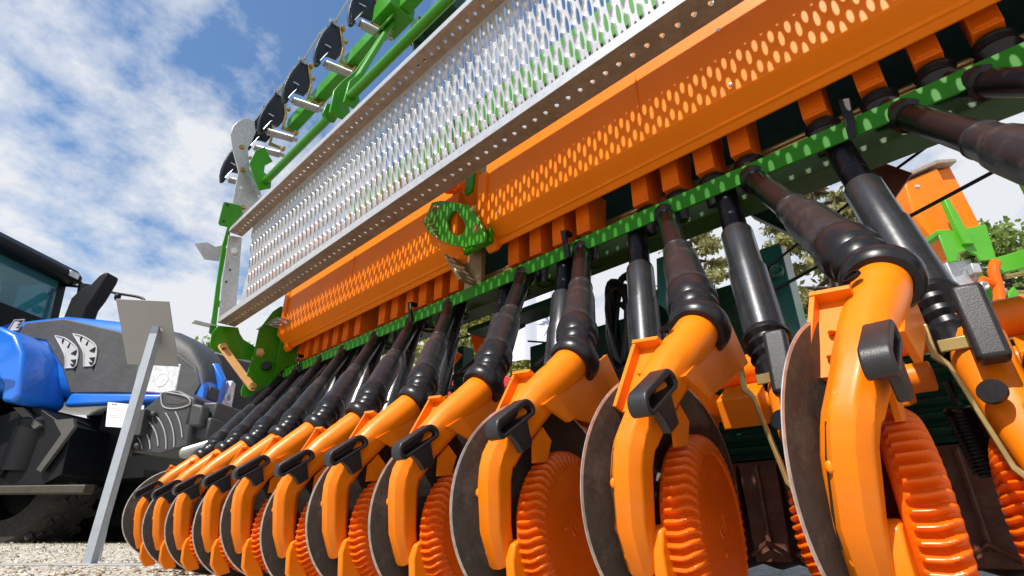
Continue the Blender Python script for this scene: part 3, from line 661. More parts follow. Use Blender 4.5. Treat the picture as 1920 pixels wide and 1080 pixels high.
for i in range(34):
    if i == 0:
        pt = MB(); pt.prism([(0, .07), (.085, .07), (.092, .29), (.10, .31), (-.01, .31), (-.004, .29)], 'Y', 1.53, 1.545); pt.tube([(.043, 1.52, .10), (.043, 1.52, .30)], .006, 6)
        pt.tube([(-.002, 1.515, .085), (.043, 1.51, .115), (.088, 1.515, .085)], .006, 6)
        p0_ = obj('scraper_plate', pt, M['rustbrown'], drill, loc=(1.0, 0, 0))
    else: dup(p0_, drill, (1.0-.108*i, 0, 0))
ro = MB(); ro.lathe((-2.7, 1.78, .24), (1, 0, 0), [(0, .0), (0, .19)]+[(4.1*i/82, .20 if i % 2 else .185) for i in range(83)]+[(4.1, 0)], 28); obj('packer_roller', ro, M['rustbrown'], drill)
ps = MB(); ps.prism([(-.515, .44), (-.425, .44), (-.425, .98), (-.49, .98)], 'Y', 1.66, 1.75); ps.lathe((-.455, 1.66, .875), (.3, -1, 0), [(0, .022), (.04, .022), (.04, .012), (.028, .012), (.028, 0)], 16)
ps.box((-.545, 1.72, .72), (.06, .08, .6))
obj('frame_post', ps, M['teal'], drill, bevel=.006)
p2 = MB()
p2.prism([(-2.04, .45), (-1.965, .45), (-1.965, 1.0), (-2.03, 1.0)], 'Y', 1.66, 1.74)
obj('frame_post', p2, M['dgreen'], drill, bevel=.006)
p3 = MB(); p3.box((-.29, 1.75, .95), (.06, .06, .62), Matrix.Rotation(R_(-42), 3, 'Y')); p3.box((-.36, 1.8, .64), (.34, .06, .06), Matrix.Rotation(R_(14), 3, 'Y'))
obj('frame_brace', p3, M['dgreen'], drill, bevel=.005)
p3 = MB(); p3.prism([(-.775, .86), (-.75, .845), (-.66, .59), (-.70, .585)], 'Y', 1.48, 1.52); p3.prism([(-.72, .93), (-.645, .93), (-.655, .80), (-.70, .74), (-.735, .78)], 'Y', 1.395, 1.405)
obj('teal_stay', p3, M['teal'], drill, bevel=.003)
for c_, d_ in (((-1.15, 1.62, .68), (.62, .03, .36)), ((-2.42, 1.45, .70), (.42, .02, .32)), ((-.66, 1.64, .70), (.22, .05, .34)), ((-1.55, 1.60, .60), (.3, .03, .16))):
    p4 = MB(); p4.box(c_, d_); obj('frame_plate', p4, M['dgreen'], drill, bevel=.004)
p4 = MB(); p4.box((-1.30, 1.40, .895), (.55, .10, .02)); p4.prism([(-.98, .90), (-.80, .90), (-.72, .80), (-.80, .74), (-.90, .80)], 'Y', 1.55, 1.57)
obj('frame_gusset', p4, M['dgreen'], drill)
hs = MB(); rr = random.Random(9)
for k in range(8):
    cx, cz = -.865+rr.uniform(-.012, .012), .75+rr.uniform(-.03, .02); a_, b_ = .035+.006*k, .125+.012*k
    hs.tube([(cx+a_*math.cos(t_)*.9+.01*math.sin(t_*2+k), 1.37+.012*k, cz+b_*math.sin(t_)) for t_ in (2*math.pi*i/24 for i in range(25))], .009, 8)
obj('hose_coil', hs, M['rubber'], drill)
for c, pt in (((0, 0), [(-1.735, .976), (-1.592, .885), (-1.675, .824)]), ((0, 0), [(-1.90, .945), (-1.784, .873), (-1.881, .806)]), ((1, 0), [(-.12, 1.057), (-.045, .965), (-.102, .907), (-.127, .979)])):
    m_ = MB(); m_.prism(pt, 'Y', 1.5, 1.507); obj('marker_plate', m_, M['rustbrown'] if c[0] else M['wheel'], drill)
cb = MB(); cb.tube(catmull([(-1.30, 1.4, .86), (-1.486, 1.4, .828), (-1.60, 1.42, .79), (-1.74, 1.45, .77)]), .008, 8); cb.tube(catmull([(-1.532, 1.4, .80), (-1.545, 1.4, .755), (-1.60, 1.4, .73), (-1.712, 1.4, .735), (-1.735, 1.4, .70), (-1.69, 1.4, .66)]), .012, 8)
cb.tube([(-1.465, 1.6, .885), (-1.30, 1.6, .835)], .004, 6); cb.tube([(-1.50, 1.6, .99), (-1.92, 1.6, 1.01)], .004, 6)
obj('hydraulic_hose', cb, M['rubber'], drill)
cb = MB(); cb.tube([(-.50, 1.62, .80), (-.10, 1.62, .905), (.20, 1.62, .98)], .005, 6); cb.tube([(-.48, 1.6, .87), (-.2, 1.6, 1.0), (-.0, 1.6, 1.08)], .004, 6); cb.tube(catmull([(-.30, 1.7, .76), (-.335, 1.68, .70), (-.30, 1.66, .64), (-.24, 1.66, .62)]), .03, 10)
obj('control_cable', cb, M['rubber'], drill)
fs = MB(); fs.spring((-3.15, .85, .510), (-2.74, .86, .512), .024, .0055, 30, 5, 12); obj('coil_spring', fs, M['springz'], drill)
fb = MB(); fb.box((-2.80, .95, .42), (.30, .10, .05)); fb.tube([(-2.98, .84, .44), (-2.86, .88, .40)], .01, 8); obj('end_coulter_mount', fb, M['orange'], drill, bevel=.005)

# ================================================================== BACKGROUND
RV = Vector((.716, .698, 0)).normalized(); FV = Vector((-RV.y, RV.x, 0))
def yard(r, d, z=0): return RV*r+FV*d+Vector((0, 0, z))
YA = math.atan2(RV.y, RV.x)
# ---------------- blue tractor (local x forward, y away, z up)
M['blue'] = mat('blue_paint', (.010, .15, .66), .28, coat=.4, var=.12, vscale=4)
M['hoodmesh'] = mat('dark_grey_hood', (.050, .053, .060), .55, dust=.35, dustcol=(.12, .115, .11), bump=.2, bscale=420, var=.3, vscale=3)
M['tblack'] = mat('tractor_black', (.005, .006, .008), .45, spec=.25, dust=.10, dustcol=(.035, .033, .03), var=.3, vscale=4)
M['tyre'] = mat('tyre_rubber', (.016, .015, .014), .8, dust=.6, dustcol=(.07, .058, .045))
M['glass'] = mat('tinted_cab_glass', (.05, .14, .17), .05, spec=.8, var=.4, vscale=2)
M['white'] = mat('white_plastic', (.44, .44, .46), .4, var=.1, vscale=10)
M['lamp'] = mat('clear_headlamp', (.70, .72, .76), .12, metal=.1, var=.3, vscale=18)
M['red'] = mat('red_paint', (.55, .012, .02), .35, coat=.3, var=.1, vscale=3)
ang = YA-R_(8); T0 = Vector((math.cos(ang), math.sin(ang), 0)); W0 = Vector((-math.sin(ang), math.cos(ang), 0))
U0, D0 = -4.4, 4.2
trac = empty('tractor', T0*U0+W0*D0+Vector((0, 0, .06)), ang)
tag(trac, 'blue tractor with a dark grey bonnet and front weights parked behind the sign', 'tractor')
def tl(v): return [(x-U0, y, z-.06) for x, y, z in v]
def tobj(name, mb, mats, parent=None, **k):
    mb.v = tl(mb.v); o = obj(name, mb, mats, parent or trac, local=True, **k); return o
# bonnet: loft of rounded sections
hd = MB(); secs = [(-5.75, 2.12, 1.30, .95), (-5.15, 2.16, 1.26, .95), (-4.4, 2.05, 1.24, .92), (-3.85, 1.91, 1.20, .72), (-3.6, 1.76, 1.16, .52), (-3.42, 1.56, 1.15, .38), (-3.34, 1.38, 1.16, .32), (-3.32, 1.28, 1.17, .28)]
n = 28; o_ = len(hd.v)
for u, zt, zb, wd_ in secs:
    zc = (zt+zb)/2; hh_ = (zt-zb)/2
    for k in range(n):
        a = 2*math.pi*k/n; ca, sa = math.cos(a), math.sin(a)
        hd.v.append((u, wd_/2+math.copysign(abs(ca)**.42, ca)*wd_/2, zc+math.copysign(abs(sa)**.5, sa)*hh_))
for i in range(len(secs)-1):
    for k in range(n): j = (k+1) % n; hd.f.append((i*n+k, i*n+j, (i+1)*n+j, (i+1)*n+k)); hd.m.append(0)
hd.f.append(tuple((len(secs)-1)*n+k for k in range(n))); hd.m.append(0)
for q, f_ in enumerate(hd.f):
    if all(hd.v[i][0] > -3.9 and hd.v[i][2] > 1.3 for i in f_): hd.m[q] = 1
hood = tobj('bonnet', hd, [M['blue'], M['hoodmesh']])
sp_ = MB(); sp_.prism([(-5.42, 2.03), (-5.0, 2.05), (-4.4, 1.90), (-3.8, 1.72), (-3.45, 1.50), (-3.36, 1.34), (-3.40, 1.22), (-3.62, 1.25), (-4.2, 1.29), (-4.64, 1.30), (-4.83, 1.55), (-5.12, 1.83), (-5.5, 1.9)], 'Y', -.012, .05)
tobj('side_grille', sp_, M['hoodmesh'], hood, bevel=.012)
nz_ = MB(); nz_.prism([(.04, 1.22), (.24, 1.22), (.23, 1.34), (.06, 1.34)], 'X', -3.34, -3.31)
tobj('nose_grille', nz_, M['hoodmesh'], hood, bevel=.01)
vt = MB(); vt2 = MB()
for (ax, az, bx, bz, cx2, cz2) in ((-5.02, 1.87, -4.72, 1.72, -4.69, 1.54), (-4.83, 1.88, -4.53, 1.74, -4.50, 1.55)):
    arc = catmull([(ax, -.02, az), (ax+.14, -.022, az-.04), (bx, -.022, bz), (cx2+.015, -.02, cz2+.04), (cx2, -.02, cz2)]); low = catmull([(ax, -.02, az), (bx-.13, -.022, bz-.03), (cx2-.11, -.02, cz2+.06), (cx2-.09, -.02, cz2)])
    vt.tube([*arc, *low[::-1], arc[0]], .006, 6)
    tobj('vent_rim', vt, M['white'], hood); vt = MB()
    m0 = len(arc); pts = [(p.x, p.z) for p in arc]+[(p.x, p.z) for p in low[::-1]]
    vt2.prism(pts, 'Y', -.018, -.013, mi=0)
    for q in range(5):
        t_ = .22+.15*q; p1 = arc[int(t_*(len(arc)-1))]; p2 = low[int(t_*(len(low)-1))]
        vt2.prism([(p1.x, p1.z), (p1.x+(p2.x-p1.x)*.6, p1.z+(p2.z-p1.z)*.6+.01), (p1.x+.002, p1.z-.06)], 'Y', -.024, -.016, mi=1)
    tobj('air_vent', vt2, [M['white'], M['tblack']], hood); vt2 = MB()
vt.tube([(-5.58, -.02, 1.95), (-5.55, -.02, 2.06), (-5.44, -.02, 2.06), (-5.46, -.02, 1.95), (-5.58, -.02, 1.95)], .008, 6); vt2.prism([(-5.58, 1.95), (-5.55, 2.06), (-5.44, 2.06), (-5.46, 1.95)], 'Y', -.018, -.013)
for q in range(3): vt2.prism([(-5.45, 1.97+.03*q), (-5.50, 1.98+.03*q), (-5.45, 1.995+.03*q)], 'Y', -.024, -.016, mi=1)
tobj('air_vent', vt2, [M['white'], M['tblack']], hood); tobj('vent_rim', vt, M['white'], hood)
lm_ = MB(); lm_.prism([(-4.0, 1.57), (-3.60, 1.53), (-3.57, 1.25), (-3.92, 1.29)], 'Y', -.024, .06, mi=0); lm_.lathe((-3.74, -.02, 1.39), (0, -1, 0), [(0, .07), (.012, .065), (.004, .05), (-.002, .02), (-.002, 0)], 20)
tobj('headlamp', lm_, M['lamp'], hood, bevel=.01)
lm_ = MB(); lm_.prism([(.24, 1.18), (.40, 1.17), (.38, 1.44), (.32, 1.46)], 'X', -3.40, -3.30); lm_.lathe((-3.30, .32, 1.29), (1, 0, 0), [(0, .06), (.012, .055), (.0, .03), (0, 0)], 20); tobj('headlamp', lm_, M['lamp'], hood, bevel=.01)
tr = MB(); tr.prism([(-3.68, 1.15), (-3.32, 1.10), (-3.28, 1.19), (-3.62, 1.26)], 'Y', -.03, .44); tr.prism([(-3.42, 1.12), (-3.30, 1.12), (-3.30, 1.44), (-3.42, 1.60), (-3.47, 1.60), (-3.40, 1.40)], 'Y', .18, .26); tr.prism([(-4.66, 1.18), (-3.62, 1.20), (-3.62, 1.26), (-4.62, 1.30)], 'Y', -.03, .06); tobj('nose_bumper', tr, M['blue'], hood, bevel=.03)
fd = MB(); fd.prism([(-5.62, 1.80), (-5.50, 1.86), (-5.25, 1.86), (-5.05, 1.77), (-4.90, 1.60), (-4.76, 1.20), (-4.80, 1.15), (-4.92, 1.16), (-4.97, 1.30), (-5.10, 1.42), (-5.62, 1.45)], 'Y', -.35, .1); fd.prism([(-5.62, 1.42), (-5.1, 1.40), (-4.98, 1.30), (-5.1, 1.28), (-5.62, 1.30)], 'Y', -.25, .1)
tobj('cowl', fd, M['blue'], bevel=.06, seg=4)
# cab
rf = MB(); rf.prism([(-7.7, 3.05), (-6.9, 3.16), (-6.25, 3.12), (-6.05, 3.05), (-5.97, 2.97), (-5.96, 2.90), (-6.05, 2.86), (-6.5, 2.90), (-7.7, 2.90)], 'Y', -.60, .86); rfo = tobj('cab_roof', rf, M['tblack'], bevel=.05, seg=3)
lw = MB(); lw.box((-5.975, .72, 2.95), (.03, .12, .07)); lw.box((-5.975, -.35, 2.95), (.03, .14, .07)); tobj('work_lamp', lw, M['lamp'], rfo)
cp = MB()
for y in (-.50, .76):
    cp.prism([(-6.26, 2.92), (-6.14, 2.92), (-5.98, 1.95), (-6.10, 1.95)], 'Y', y-.05, y+.05); cp.prism([(-6.92, 2.92), (-6.78, 2.92), (-6.70, 1.9), (-6.88, 1.9)], 'Y', y-.05, y+.05)
cp.box((-6.4, .13, 1.90), (.75, 1.30, .9)); tobj('cab_frame', cp, M['tblack'])
gl = MB(); gl.box((-6.10, .13, 2.62), (.02, 1.16, .62), Matrix.Rotation(R_(-10), 3, 'Y')); gl.box((-6.5, .77, 2.62), (.62, .02, .60)); tobj('cab_glass', gl, mat('cab_glass', (.10, .36, .42), .05, trans=.75, spec=.6))
mr = MB(); mr.tube(catmull([(-6.15, .8, 2.86), (-5.7, .8, 2.79), (-5.4, .8, 2.71), (-5.1, .8, 2.645), (-5.0, .8, 2.60), (-4.98, .8, 2.53)]), .016, 8); mr.tube([(-5.96, .82, 2.90), (-5.84, .82, 2.40)], .02, 8); mr.ball((-5.80, .8, 2.66), (.06, .06, .045), 8); mr.box((-5.72, .8, 2.79), (.34, .05, .075), Matrix.Rotation(R_(12), 3, 'Y')); mr.ball((-5.36, .8, 2.66), (.035, .035, .05), 6)
tobj('mirror_arm', mr, M['tblack'])
ex = MB(); ex.prism([(-5.52, 2.0), (-5.27, 2.0), (-5.27, 2.37), (-5.22, 2.48), (-5.16, 2.70), (-5.16, 2.77), (-5.20, 2.78), (-5.26, 2.74), (-5.33, 2.63), (-5.43, 2.59), (-5.51, 2.48)], 'Y', .40, .56); tobj('exhaust', ex, M['tblack'], bevel=.03)
# running gear
ub = MB(); ub.prism([(-6.6, .50), (-4.45, .50), (-4.30, .58), (-4.36, .98), (-4.5, 1.02), (-4.76, 1.15), (-5.0, 1.12), (-5.3, 1.03), (-6.6, 1.05)], 'Y', -.15, .5); ub.prism([(-4.5, .56), (-3.3, .62), (-3.3, 1.20), (-4.5, 1.2)], 'Y', .25, .75)
ub.tube([(-4.86, -.17, .56), (-4.72, -.17, 1.06)], .014, 6); ub.box((-5.45, -.18, .80), (.5, .06, .32)); ub.lathe((-4.78, -.05, .62), (0, 0, 1), [(0, .17), (.42, .17), (.46, .12), (.46, 0)], 20)
ub.box((-6.0, .3, 1.25), (1.0, .6, .6)); ub.box((-5.0, .85, .42), (3.4, .5, .42)); ub.box((-6.0, 1.2, .30), (1.6, .3, .60)); tobj('chassis', ub, M['tblack'], bevel=.02)
lg = MB(); lg.prism([(-6.6, .44), (-4.0, .43), (-4.0, .50), (-6.6, .50)], 'Y', -.2, -.1); tobj('step_rail', lg, mat('dusty_brown_rail', (.045, .038, .026), .6, var=.3), bevel=.01)
bk = MB(); bk.prism([(-4.50, 1.02), (-4.32, 1.03), (-4.28, .96), (-4.45, .60), (-4.50, .62), (-4.38, .90)], 'Y', -.20, -.17); bk.prism([(-4.95, 1.14), (-4.85, 1.14), (-4.62, .98), (-4.66, .95)], 'Y', -.2, -.17); tobj('grey_bracket', bk, mat('grey_bracket', (.07, .068, .065), .6, var=.2))
def wheel(name, c, R, wdt, rim, lug=20, rimcol='tblack'):
    m_ = MB(); m_.lathe((c[0], c[1]-wdt/2, c[2]), (0, 1, 0), [(0, R*.55), (0, R*.62), (.0, R*.86), (wdt*.12, R*.94), (wdt*.25, R*.96), (wdt*.75, R*.96), (wdt*.88, R*.94), (wdt, R*.86), (wdt, R*.55)], 48)
    for k in range(lug*2):
        a = math.pi*k/lug; sgn = 1 if k % 2 else -1
        for q in range(3):
            aa = a+.055*q; yy = c[1]+sgn*wdt*(.40-.15*q); cc = (c[0]+math.cos(aa)*R*.965, yy, c[2]+math.sin(aa)*R*.965)
            m_.box(cc, (R*.085, wdt*.17, R*.065), Matrix.Rotation(-aa+math.pi/2, 3, 'Y') @ Matrix.Rotation(R_(28)*sgn, 3, 'Z'))
    o = tobj(name, m_, M['tyre'])
    r_ = MB(); r_.lathe((c[0], c[1]-wdt*.3, c[2]), (0, 1, 0), [(0, R*.58), (.02, R*.55), (.1, R*.48), (.12, R*.2), (.06, R*.18), (.06, 0)], 36); tobj('rim', r_, M[rimcol], o); return o
wheel('front_wheel', (-4.93, .22, .55), .56, .42, .3); wheel('front_wheel', (-5.05, 1.35, .57), .56, .42, .3, rimcol='red'); wheel('rear_wheel', (-6.38, -.45, .93), .93, .55, .5); wheel('rear_wheel', (-4.0, 1.5, .55), .53, .4, .3)
rm = MB(); rm.tube([(-5.62, -.75, 1.64), (-5.5, -.75, 1.78), (-5.25, -.7, 1.82), (-5.02, -.62, 1.72)], [.02, .05, .05, .02], 8); rm.box((-5.7, -.5, 1.86), (.7, .4, .06)); tobj('mudguard', rm, M['tblack'], bevel=.02)
# front weights
wg = MB(); wg.prism([(-3.46, .80), (-3.40, .98), (-3.30, 1.06), (-3.24, 1.14), (-3.10, 1.15), (-2.94, 1.08), (-2.93, .95), (-2.90, .72), (-3.12, .66), (-3.36, .69)], 'Y', -.55, -.30)
for k in range(5): wg.prism([(-2.99, 1.05), (-2.86, 1.02), (-2.84, .86), (-2.99, .86)], 'Y', -.55+.11*k, -.46+.11*k)
wg.box((-3.05, .1, .86), (.5, 1.2, .16)); wg.box((-2.92, .25, .98), (.2, 1.4, .18))
wgo = tobj('front_weight', wg, mat('cast_grey_black', (.032, .034, .038), .5, bump=.3, bscale=130, dust=.3, dustcol=(.10, .095, .09)), bevel=.02)
wr = MB()
for k in range(8):
    r0_ = .16+.062*k; ps_ = [(-3.47+r0_*math.cos(t_)*1.0, -.556, .62+r0_*math.sin(t_)) for t_ in (R_(12+6*i) for i in range(13))]
    ps_ = [p for p in ps_ if p[2] < 1.0-.10*(p[0]+3.30) and p[0] < -2.95 and p[2] > .70 and p[0] > -3.42]
    if len(ps_) > 2: wr.tube(ps_, .0045, 6)
wr.tube(catmull([(-3.24, -.556, 1.12), (-3.19, -.556, 1.02), (-3.08, -.556, 1.0), (-2.97, -.556, 1.03), (-3.02, -.556, 1.09), (-3.2, -.556, 1.13)]), .005, 6); tobj('weight_rib', wr, mat('worn_edge', (.34, .34, .35), .5), wgo)
wb = MB(); wb.prism([(-3.42, .98), (-3.28, .99), (-3.26, .80), (-3.42, .80)], 'Y', -.62, -.54); wb.prism([(-3.39, .80), (-3.33, .80), (-3.34, .66), (-3.39, .66)], 'Y', -.60, -.55)
for x, z in ((-3.24, .96), (-3.30, .73)): wb.ball((x, -.57, z), .022, 8)
wb.prism([(-3.19, 1.10), (-3.0, 1.05), (-3.05, 1.025), (-3.17, 1.04)], 'Y', -.553, -.549); tobj('weight_clamp', wb, mat('dark_clamp', (.05, .048, .05), .5, var=.3), wgo, bevel=.008)
sh = MB(); sh.prism([(-4.235, 1.185), (-3.875, 1.145), (-3.835, .945), (-4.185, .975)], 'Y', -.10, -.094, mi=0)
for q in range(5):
    for c_ in range(2): sh.prism([(-3.955+.045*c_, 1.11-.032*q), (-3.915+.045*c_, 1.105-.032*q), (-3.913+.045*c_, 1.088-.032*q), (-3.953+.045*c_, 1.093-.032*q)], 'Y', -.103, -.1001, mi=1)
sh.box((-4.18, -.102, 1.165), (.02, .003, .008), mi=1); sh.box((-4.15, -.102, 1.162), (.02, .003, .008), mi=1)
for q in range(6): sh.box((-4.10, -.1015, 1.13-.02*q), (.16, .002, .003), mi=2)
sheet = MB(); sheet.v, sheet.f, sheet.m = sh.v, sh.f, sh.m
sh_o = empty('price_sheet', T0*(-3.95)+W0*(D0-.1)+Vector((0, 0, 1.0)), ang)
sheet.v = [(x+4.05, y+.1, z-1.0) for x, y, z in sheet.v]
obj('paper', sheet, [mat('white_paper', (.78, .76, .80), .7, var=.04), mat('dark_print', (.10, .11, .15), .7, col2=(.25, .18, .16), vscale=60), mat('grey_print', (.55, .54, .57), .7)], sh_o, local=True, smooth=False)
tag(sh_o, 'white printed paper sheet hanging on the tractor below its bonnet', 'sheet')
# ---------------- display sign
sgn = empty('display_sign', yard(-2.03, 2.88, 0), YA); tag(sgn, 'grey panel sign on a leaning galvanised stand in front of the blue tractor', 'sign')
M['post'] = mat('grey_blue_steel', (.40, .44, .49), .4, metal=.4, var=.15, vscale=9); M['panel'] = mat('grey_panel_back', (.33, .33, .335), .5, var=.05, vscale=3)
ps_ = MB(); ps_.prism([(-.022, .0), (.022, .0), (.012, 1.22), (-.032, 1.22)], 'Y', -.024, -.018); ps_.prism([(.016, .0), (.022, .0), (.012, 1.22), (.006, 1.22)], 'Y', -.018, .024); ps_.prism([(-.022, .0), (-.016, .0), (-.026, 1.22), (-.032, 1.22)], 'Y', -.018, .024); obj('post', ps_, M['post'], sgn, local=True, bevel=.002)
ps_ = MB(); ps_.prism([(-.20, .0), (-.165, .0), (-.05, 1.0), (-.075, 1.0)], 'Y', .26, .268); ps_.v = [(x, .30-.27*z, z) if 1 else 0 for x, y, z in ps_.v[:4]]+[(x, .312-.27*z, z) for x, y, z in ps_.v[4:]]; obj('rear_leg', ps_, M['post'], sgn, local=True)
ps_ = MB(); ps_.box((.06, 0, .004), (1.15, .10, .008)); obj('base_plate', ps_, M['panel'], sgn, local=True, bevel=.002)
pn = MB(); pn.box((0, 0, 0), (.305, .006, .40), Matrix.Rotation(R_(3), 3, 'Y')@Matrix.Rotation(R_(41), 3, 'X')); pn.v = [(x-.065, y+.012, z+1.185) for x, y, z in pn.v]; obj('panel', pn, M['panel'], sgn, local=True, bevel=.001)
bl = MB(); bl.bolt((.025, -.008, 1.20), (0, -.75, -.66), .010, .008); obj('panel_bolt', bl, M['zinc'], sgn, local=True)
# ---------------- orange hopper planter on the right
pl = empty('planter', yard(4.35, 4.5, 0), YA); tag(pl, 'planter with an orange hopper and bright green frame standing behind the drill', 'planter')
M['lgreen'] = mat('bright_green_paint', (.075, .36, .012), .35, coat=.15, var=.1, vscale=5)
def pobj(name, mb, m_, par=None, **k): mb.v = [(x-4.35, y, z) for x, y, z in mb.v]; return obj(name, mb, m_, par or pl, local=True, **k)
hpp = MB(); A = [(4.02, 3.50), (4.44, 3.72), (4.62, 3.68), (4.66, 2.80), (4.44, 2.66), (4.07, 2.72), (3.98, 3.05)]
n = len(A); hpp.prism([(4.02, 3.42), (4.42, 3.60), (4.46, 3.10), (4.44, 2.70), (4.09, 2.74), (3.99, 3.05)], 'Y', 0, .7)
hpp.prism([(4.42, 3.60), (4.62, 3.66), (4.68, 2.84), (4.58, 2.74), (4.44, 2.70), (4.46, 3.10)], 'Y', .06, .62)
hpo = pobj('hopper', hpp, M['orange'], bevel=.02, seg=3)
ld = MB(); ld.prism([(4.0, 3.44), (4.42, 3.63), (4.62, 3.65), (4.62, 3.69), (4.42, 3.68), (3.98, 3.48)], 'Y', -.03, .72); pobj('lid', ld, M['galvdull'], hpo, bevel=.008)
lt = MB(); lt.box((4.13, -.005, 3.36), (.05, .004, .03)); pobj('white_sticker', lt, M['white'], hpo)
bkt = MB(); bkt.prism([(4.05, 2.72), (4.54, 2.84), (4.50, 2.45), (4.34, 2.44), (4.33, 2.50), (4.26, 2.55), (4.17, 2.52), (4.13, 2.44), (4.05, 2.42)], 'Y', -.12, -.10); bkt.prism([(4.20, 3.10), (4.25, 3.10), (4.32, 2.60), (4.22, 2.60)], 'Y', -.16, -.10); bkt.box((4.3, .1, 2.76), (.46, .4, .05))
pobj('bracket', bkt, M['lgreen'], bevel=.006)
mt = MB(); mt.prism([(4.08, 2.46), (4.33, 2.5), (4.30, 2.0), (4.13, 2.0)], 'Y', -.05, .12); mt.box((4.27, -.10, 2.36), (.08, .07, .10)); mt.lathe((4.25, -.14, 2.17), (0, -1, 0), [(0, .04), (.03, .04), (.03, .02), (.01, .018), (.01, 0)], 16); pobj('metering_unit', mt, M['galv'], bevel=.01)
hz_ = MB(); hz_.tube(catmull([(4.55, .0, 2.62), (4.57, -.02, 2.50), (4.50, -.06, 2.40), (4.42, -.10, 2.30), (4.38, -.12, 2.10), (4.35, -.12, 1.98)]), [.03]*6*5+[.03], 10); pobj('black_hose', hz_, M['rubber'])
hz_ = MB(); hz_.tube(catmull([(4.47, -.12, 2.42), (4.40, -.14, 2.32), (4.38, -.14, 2.16), (4.34, -.14, 2.02)]), .045, 10); hz_.tube([(4.26, -.14, 2.24), (4.38, -.14, 2.18)], .035, 8); pobj('orange_pipe', hz_, M['wheel'])
gpst = MB(); gpst.prism([(4.86, 3.22), (4.95, 3.22), (5.02, 1.2), (4.90, 1.2)], 'Y', -.35, -.27); gpst.prism([(4.50, 2.48), (5.6, 2.80), (5.6, 2.58), (4.50, 2.32)], 'Y', -.1, -.06); gpst.prism([(4.45, 2.08), (4.55, 2.18), (4.60, 1.95), (4.52, 1.9), (4.42, 2.0)], 'Y', -.12, -.08); gpst.prism([(4.5, 2.28), (4.6, 2.30), (4.6, 2.0), (4.52, 2.0)], 'Y', .1, .2)
pobj('green_frame', gpst, M['lgreen'], bevel=.006)
gbar = MB(); gbar.tube([(4.50, -.12, 2.27), (5.6, -.12, 2.52)], .022, 10); pobj('cross_pipe', gbar, M['brass'])
ob = MB(); ob.prism([(4.72, 3.22), (4.74, 3.34), (4.84, 3.42), (4.98, 3.42), (5.02, 3.30), (4.95, 3.28), (4.92, 3.22), (4.86, 3.20), (4.84, 3.25), (4.80, 3.20)], 'Y', -.36, -.32); ob.tube(catmull([(4.95, -.3, 3.40), (5.05, -.3, 3.28), (5.07, -.3, 3.0), (5.12, -.3, 2.6)]), .03, 8)
for z in (3.2, 3.03): ob.tube([(4.86, -.34, z), (5.10, -.34, z)], .012, 6)
pobj('orange_marker_arm', ob, M['wheel'])
# ---------------- far glimpses
rd_ = empty('red_machine', yard(-.45, 7, 0), YA); tag(rd_, 'red machine bonnet seen low between the black seed tubes', 'machine')
m_ = MB(); m_.prism([(-.75, 1.35), (.62, 1.35), (.60, 2.0), (.45, 2.08), (-.30, 2.17), (-.55, 2.08)], 'Y', 0, .9); obj('bonnet', m_, M['red'], rd_, local=True, bevel=.08, seg=3)
m_ = MB(); m_.box((0, .45, .95), (1.2, .7, .9)); m_.lathe((-.35, -.05, .4), (0, 1, 0), [(0, 0), (0, .4), (.3, .4), (.3, 0)], 24); obj('chassis', m_, M['tblack'], rd_, local=True)
bn = empty('banner', yard(.40, 8, 0), YA); tag(bn, 'white banner with a dark blue mark hanging on a pole behind the drill', 'banner')
m_ = MB(); nn_ = 14
m_.add([(-.50+1.0*i/nn_, .05*math.sin(i*1.1), z) for z in (2.6, 4.6) for i in range(nn_+1)], [(i, i+1, nn_+2+i, nn_+1+i) for i in range(nn_)]); m_.add([(-.50+1.0*i/nn_, .05*math.sin(i*1.1)+.012, z) for z in (2.6, 4.6) for i in range(nn_+1)], [(i, i+1, nn_+2+i, nn_+1+i) for i in range(nn_)])
obj('cloth', m_, mat('white_cloth', (.62, .66, .78), .8, var=.06, vscale=2), bn, local=True)
m_ = MB(); m_.prism([(-.02, 3.45), (.17, 3.30), (.19, 3.20), (.03, 3.36)], 'Y', -.09, -.086); m_.prism([(-.02, 3.16), (.12, 3.2), (.12, 3.14)], 'Y', -.09, -.086); obj('dark_mark', m_, mat('blue_print', (.16, .19, .28), .7), bn, local=True)
m_ = MB(); m_.tube([(.56, .02, 0), (.56, .02, 4.8)], .03, 10); m_.tube([(-.55, .02, 4.66), (.6, .02, 4.66)], .02, 8); obj('pole', m_, M['galvdull'], bn, local=True)
M['canvas'] = mat('cream_canvas', (.62, .55, .40), .8, var=.06, vscale=2)
for r, d, z0, h_, lab in ((8.3, 9, 3.2, 1.0, 'cream tent roof on thin poles behind the planter'),):
    tn = empty('tent', yard(r, d, 0), YA); tag(tn, lab, 'tent')
    m_ = MB(); m_.add([(-2.3, -2.3, z0), (2.3, -2.3, z0), (2.3, 2.3, z0), (-2.3, 2.3, z0), (0, 0, z0+h_), (-2.3, -2.3, z0-.25), (2.3, -2.3, z0-.25), (2.3, 2.3, z0-.25), (-2.3, 2.3, z0-.25)], [(0, 1, 4), (1, 2, 4), (2, 3, 4), (3, 0, 4), (5, 6, 1, 0), (6, 7, 2, 1), (7, 8, 3, 2), (8, 5, 0, 3)]); obj('canopy', m_, M['canvas'], tn, local=True, smooth=False)
    m_ = MB()
    for a, b2 in ((0, 1), (1, 2), (2, 3), (3, 0)):
        c_ = [(-2.3, -2.3), (2.3, -2.3), (2.3, 2.3), (-2.3, 2.3)]; m_.tube([(*c_[a], z0-.02), (0, 0, z0+h_-.03)], .03, 6); m_.tube([(*c_[a], 0), (*c_[a], z0)], .03, 6); m_.tube([(*c_[a], z0-.02), (*c_[b2], z0-.02)], .025, 6)
    obj('tent_frame', m_, M['brass'], tn, local=True)
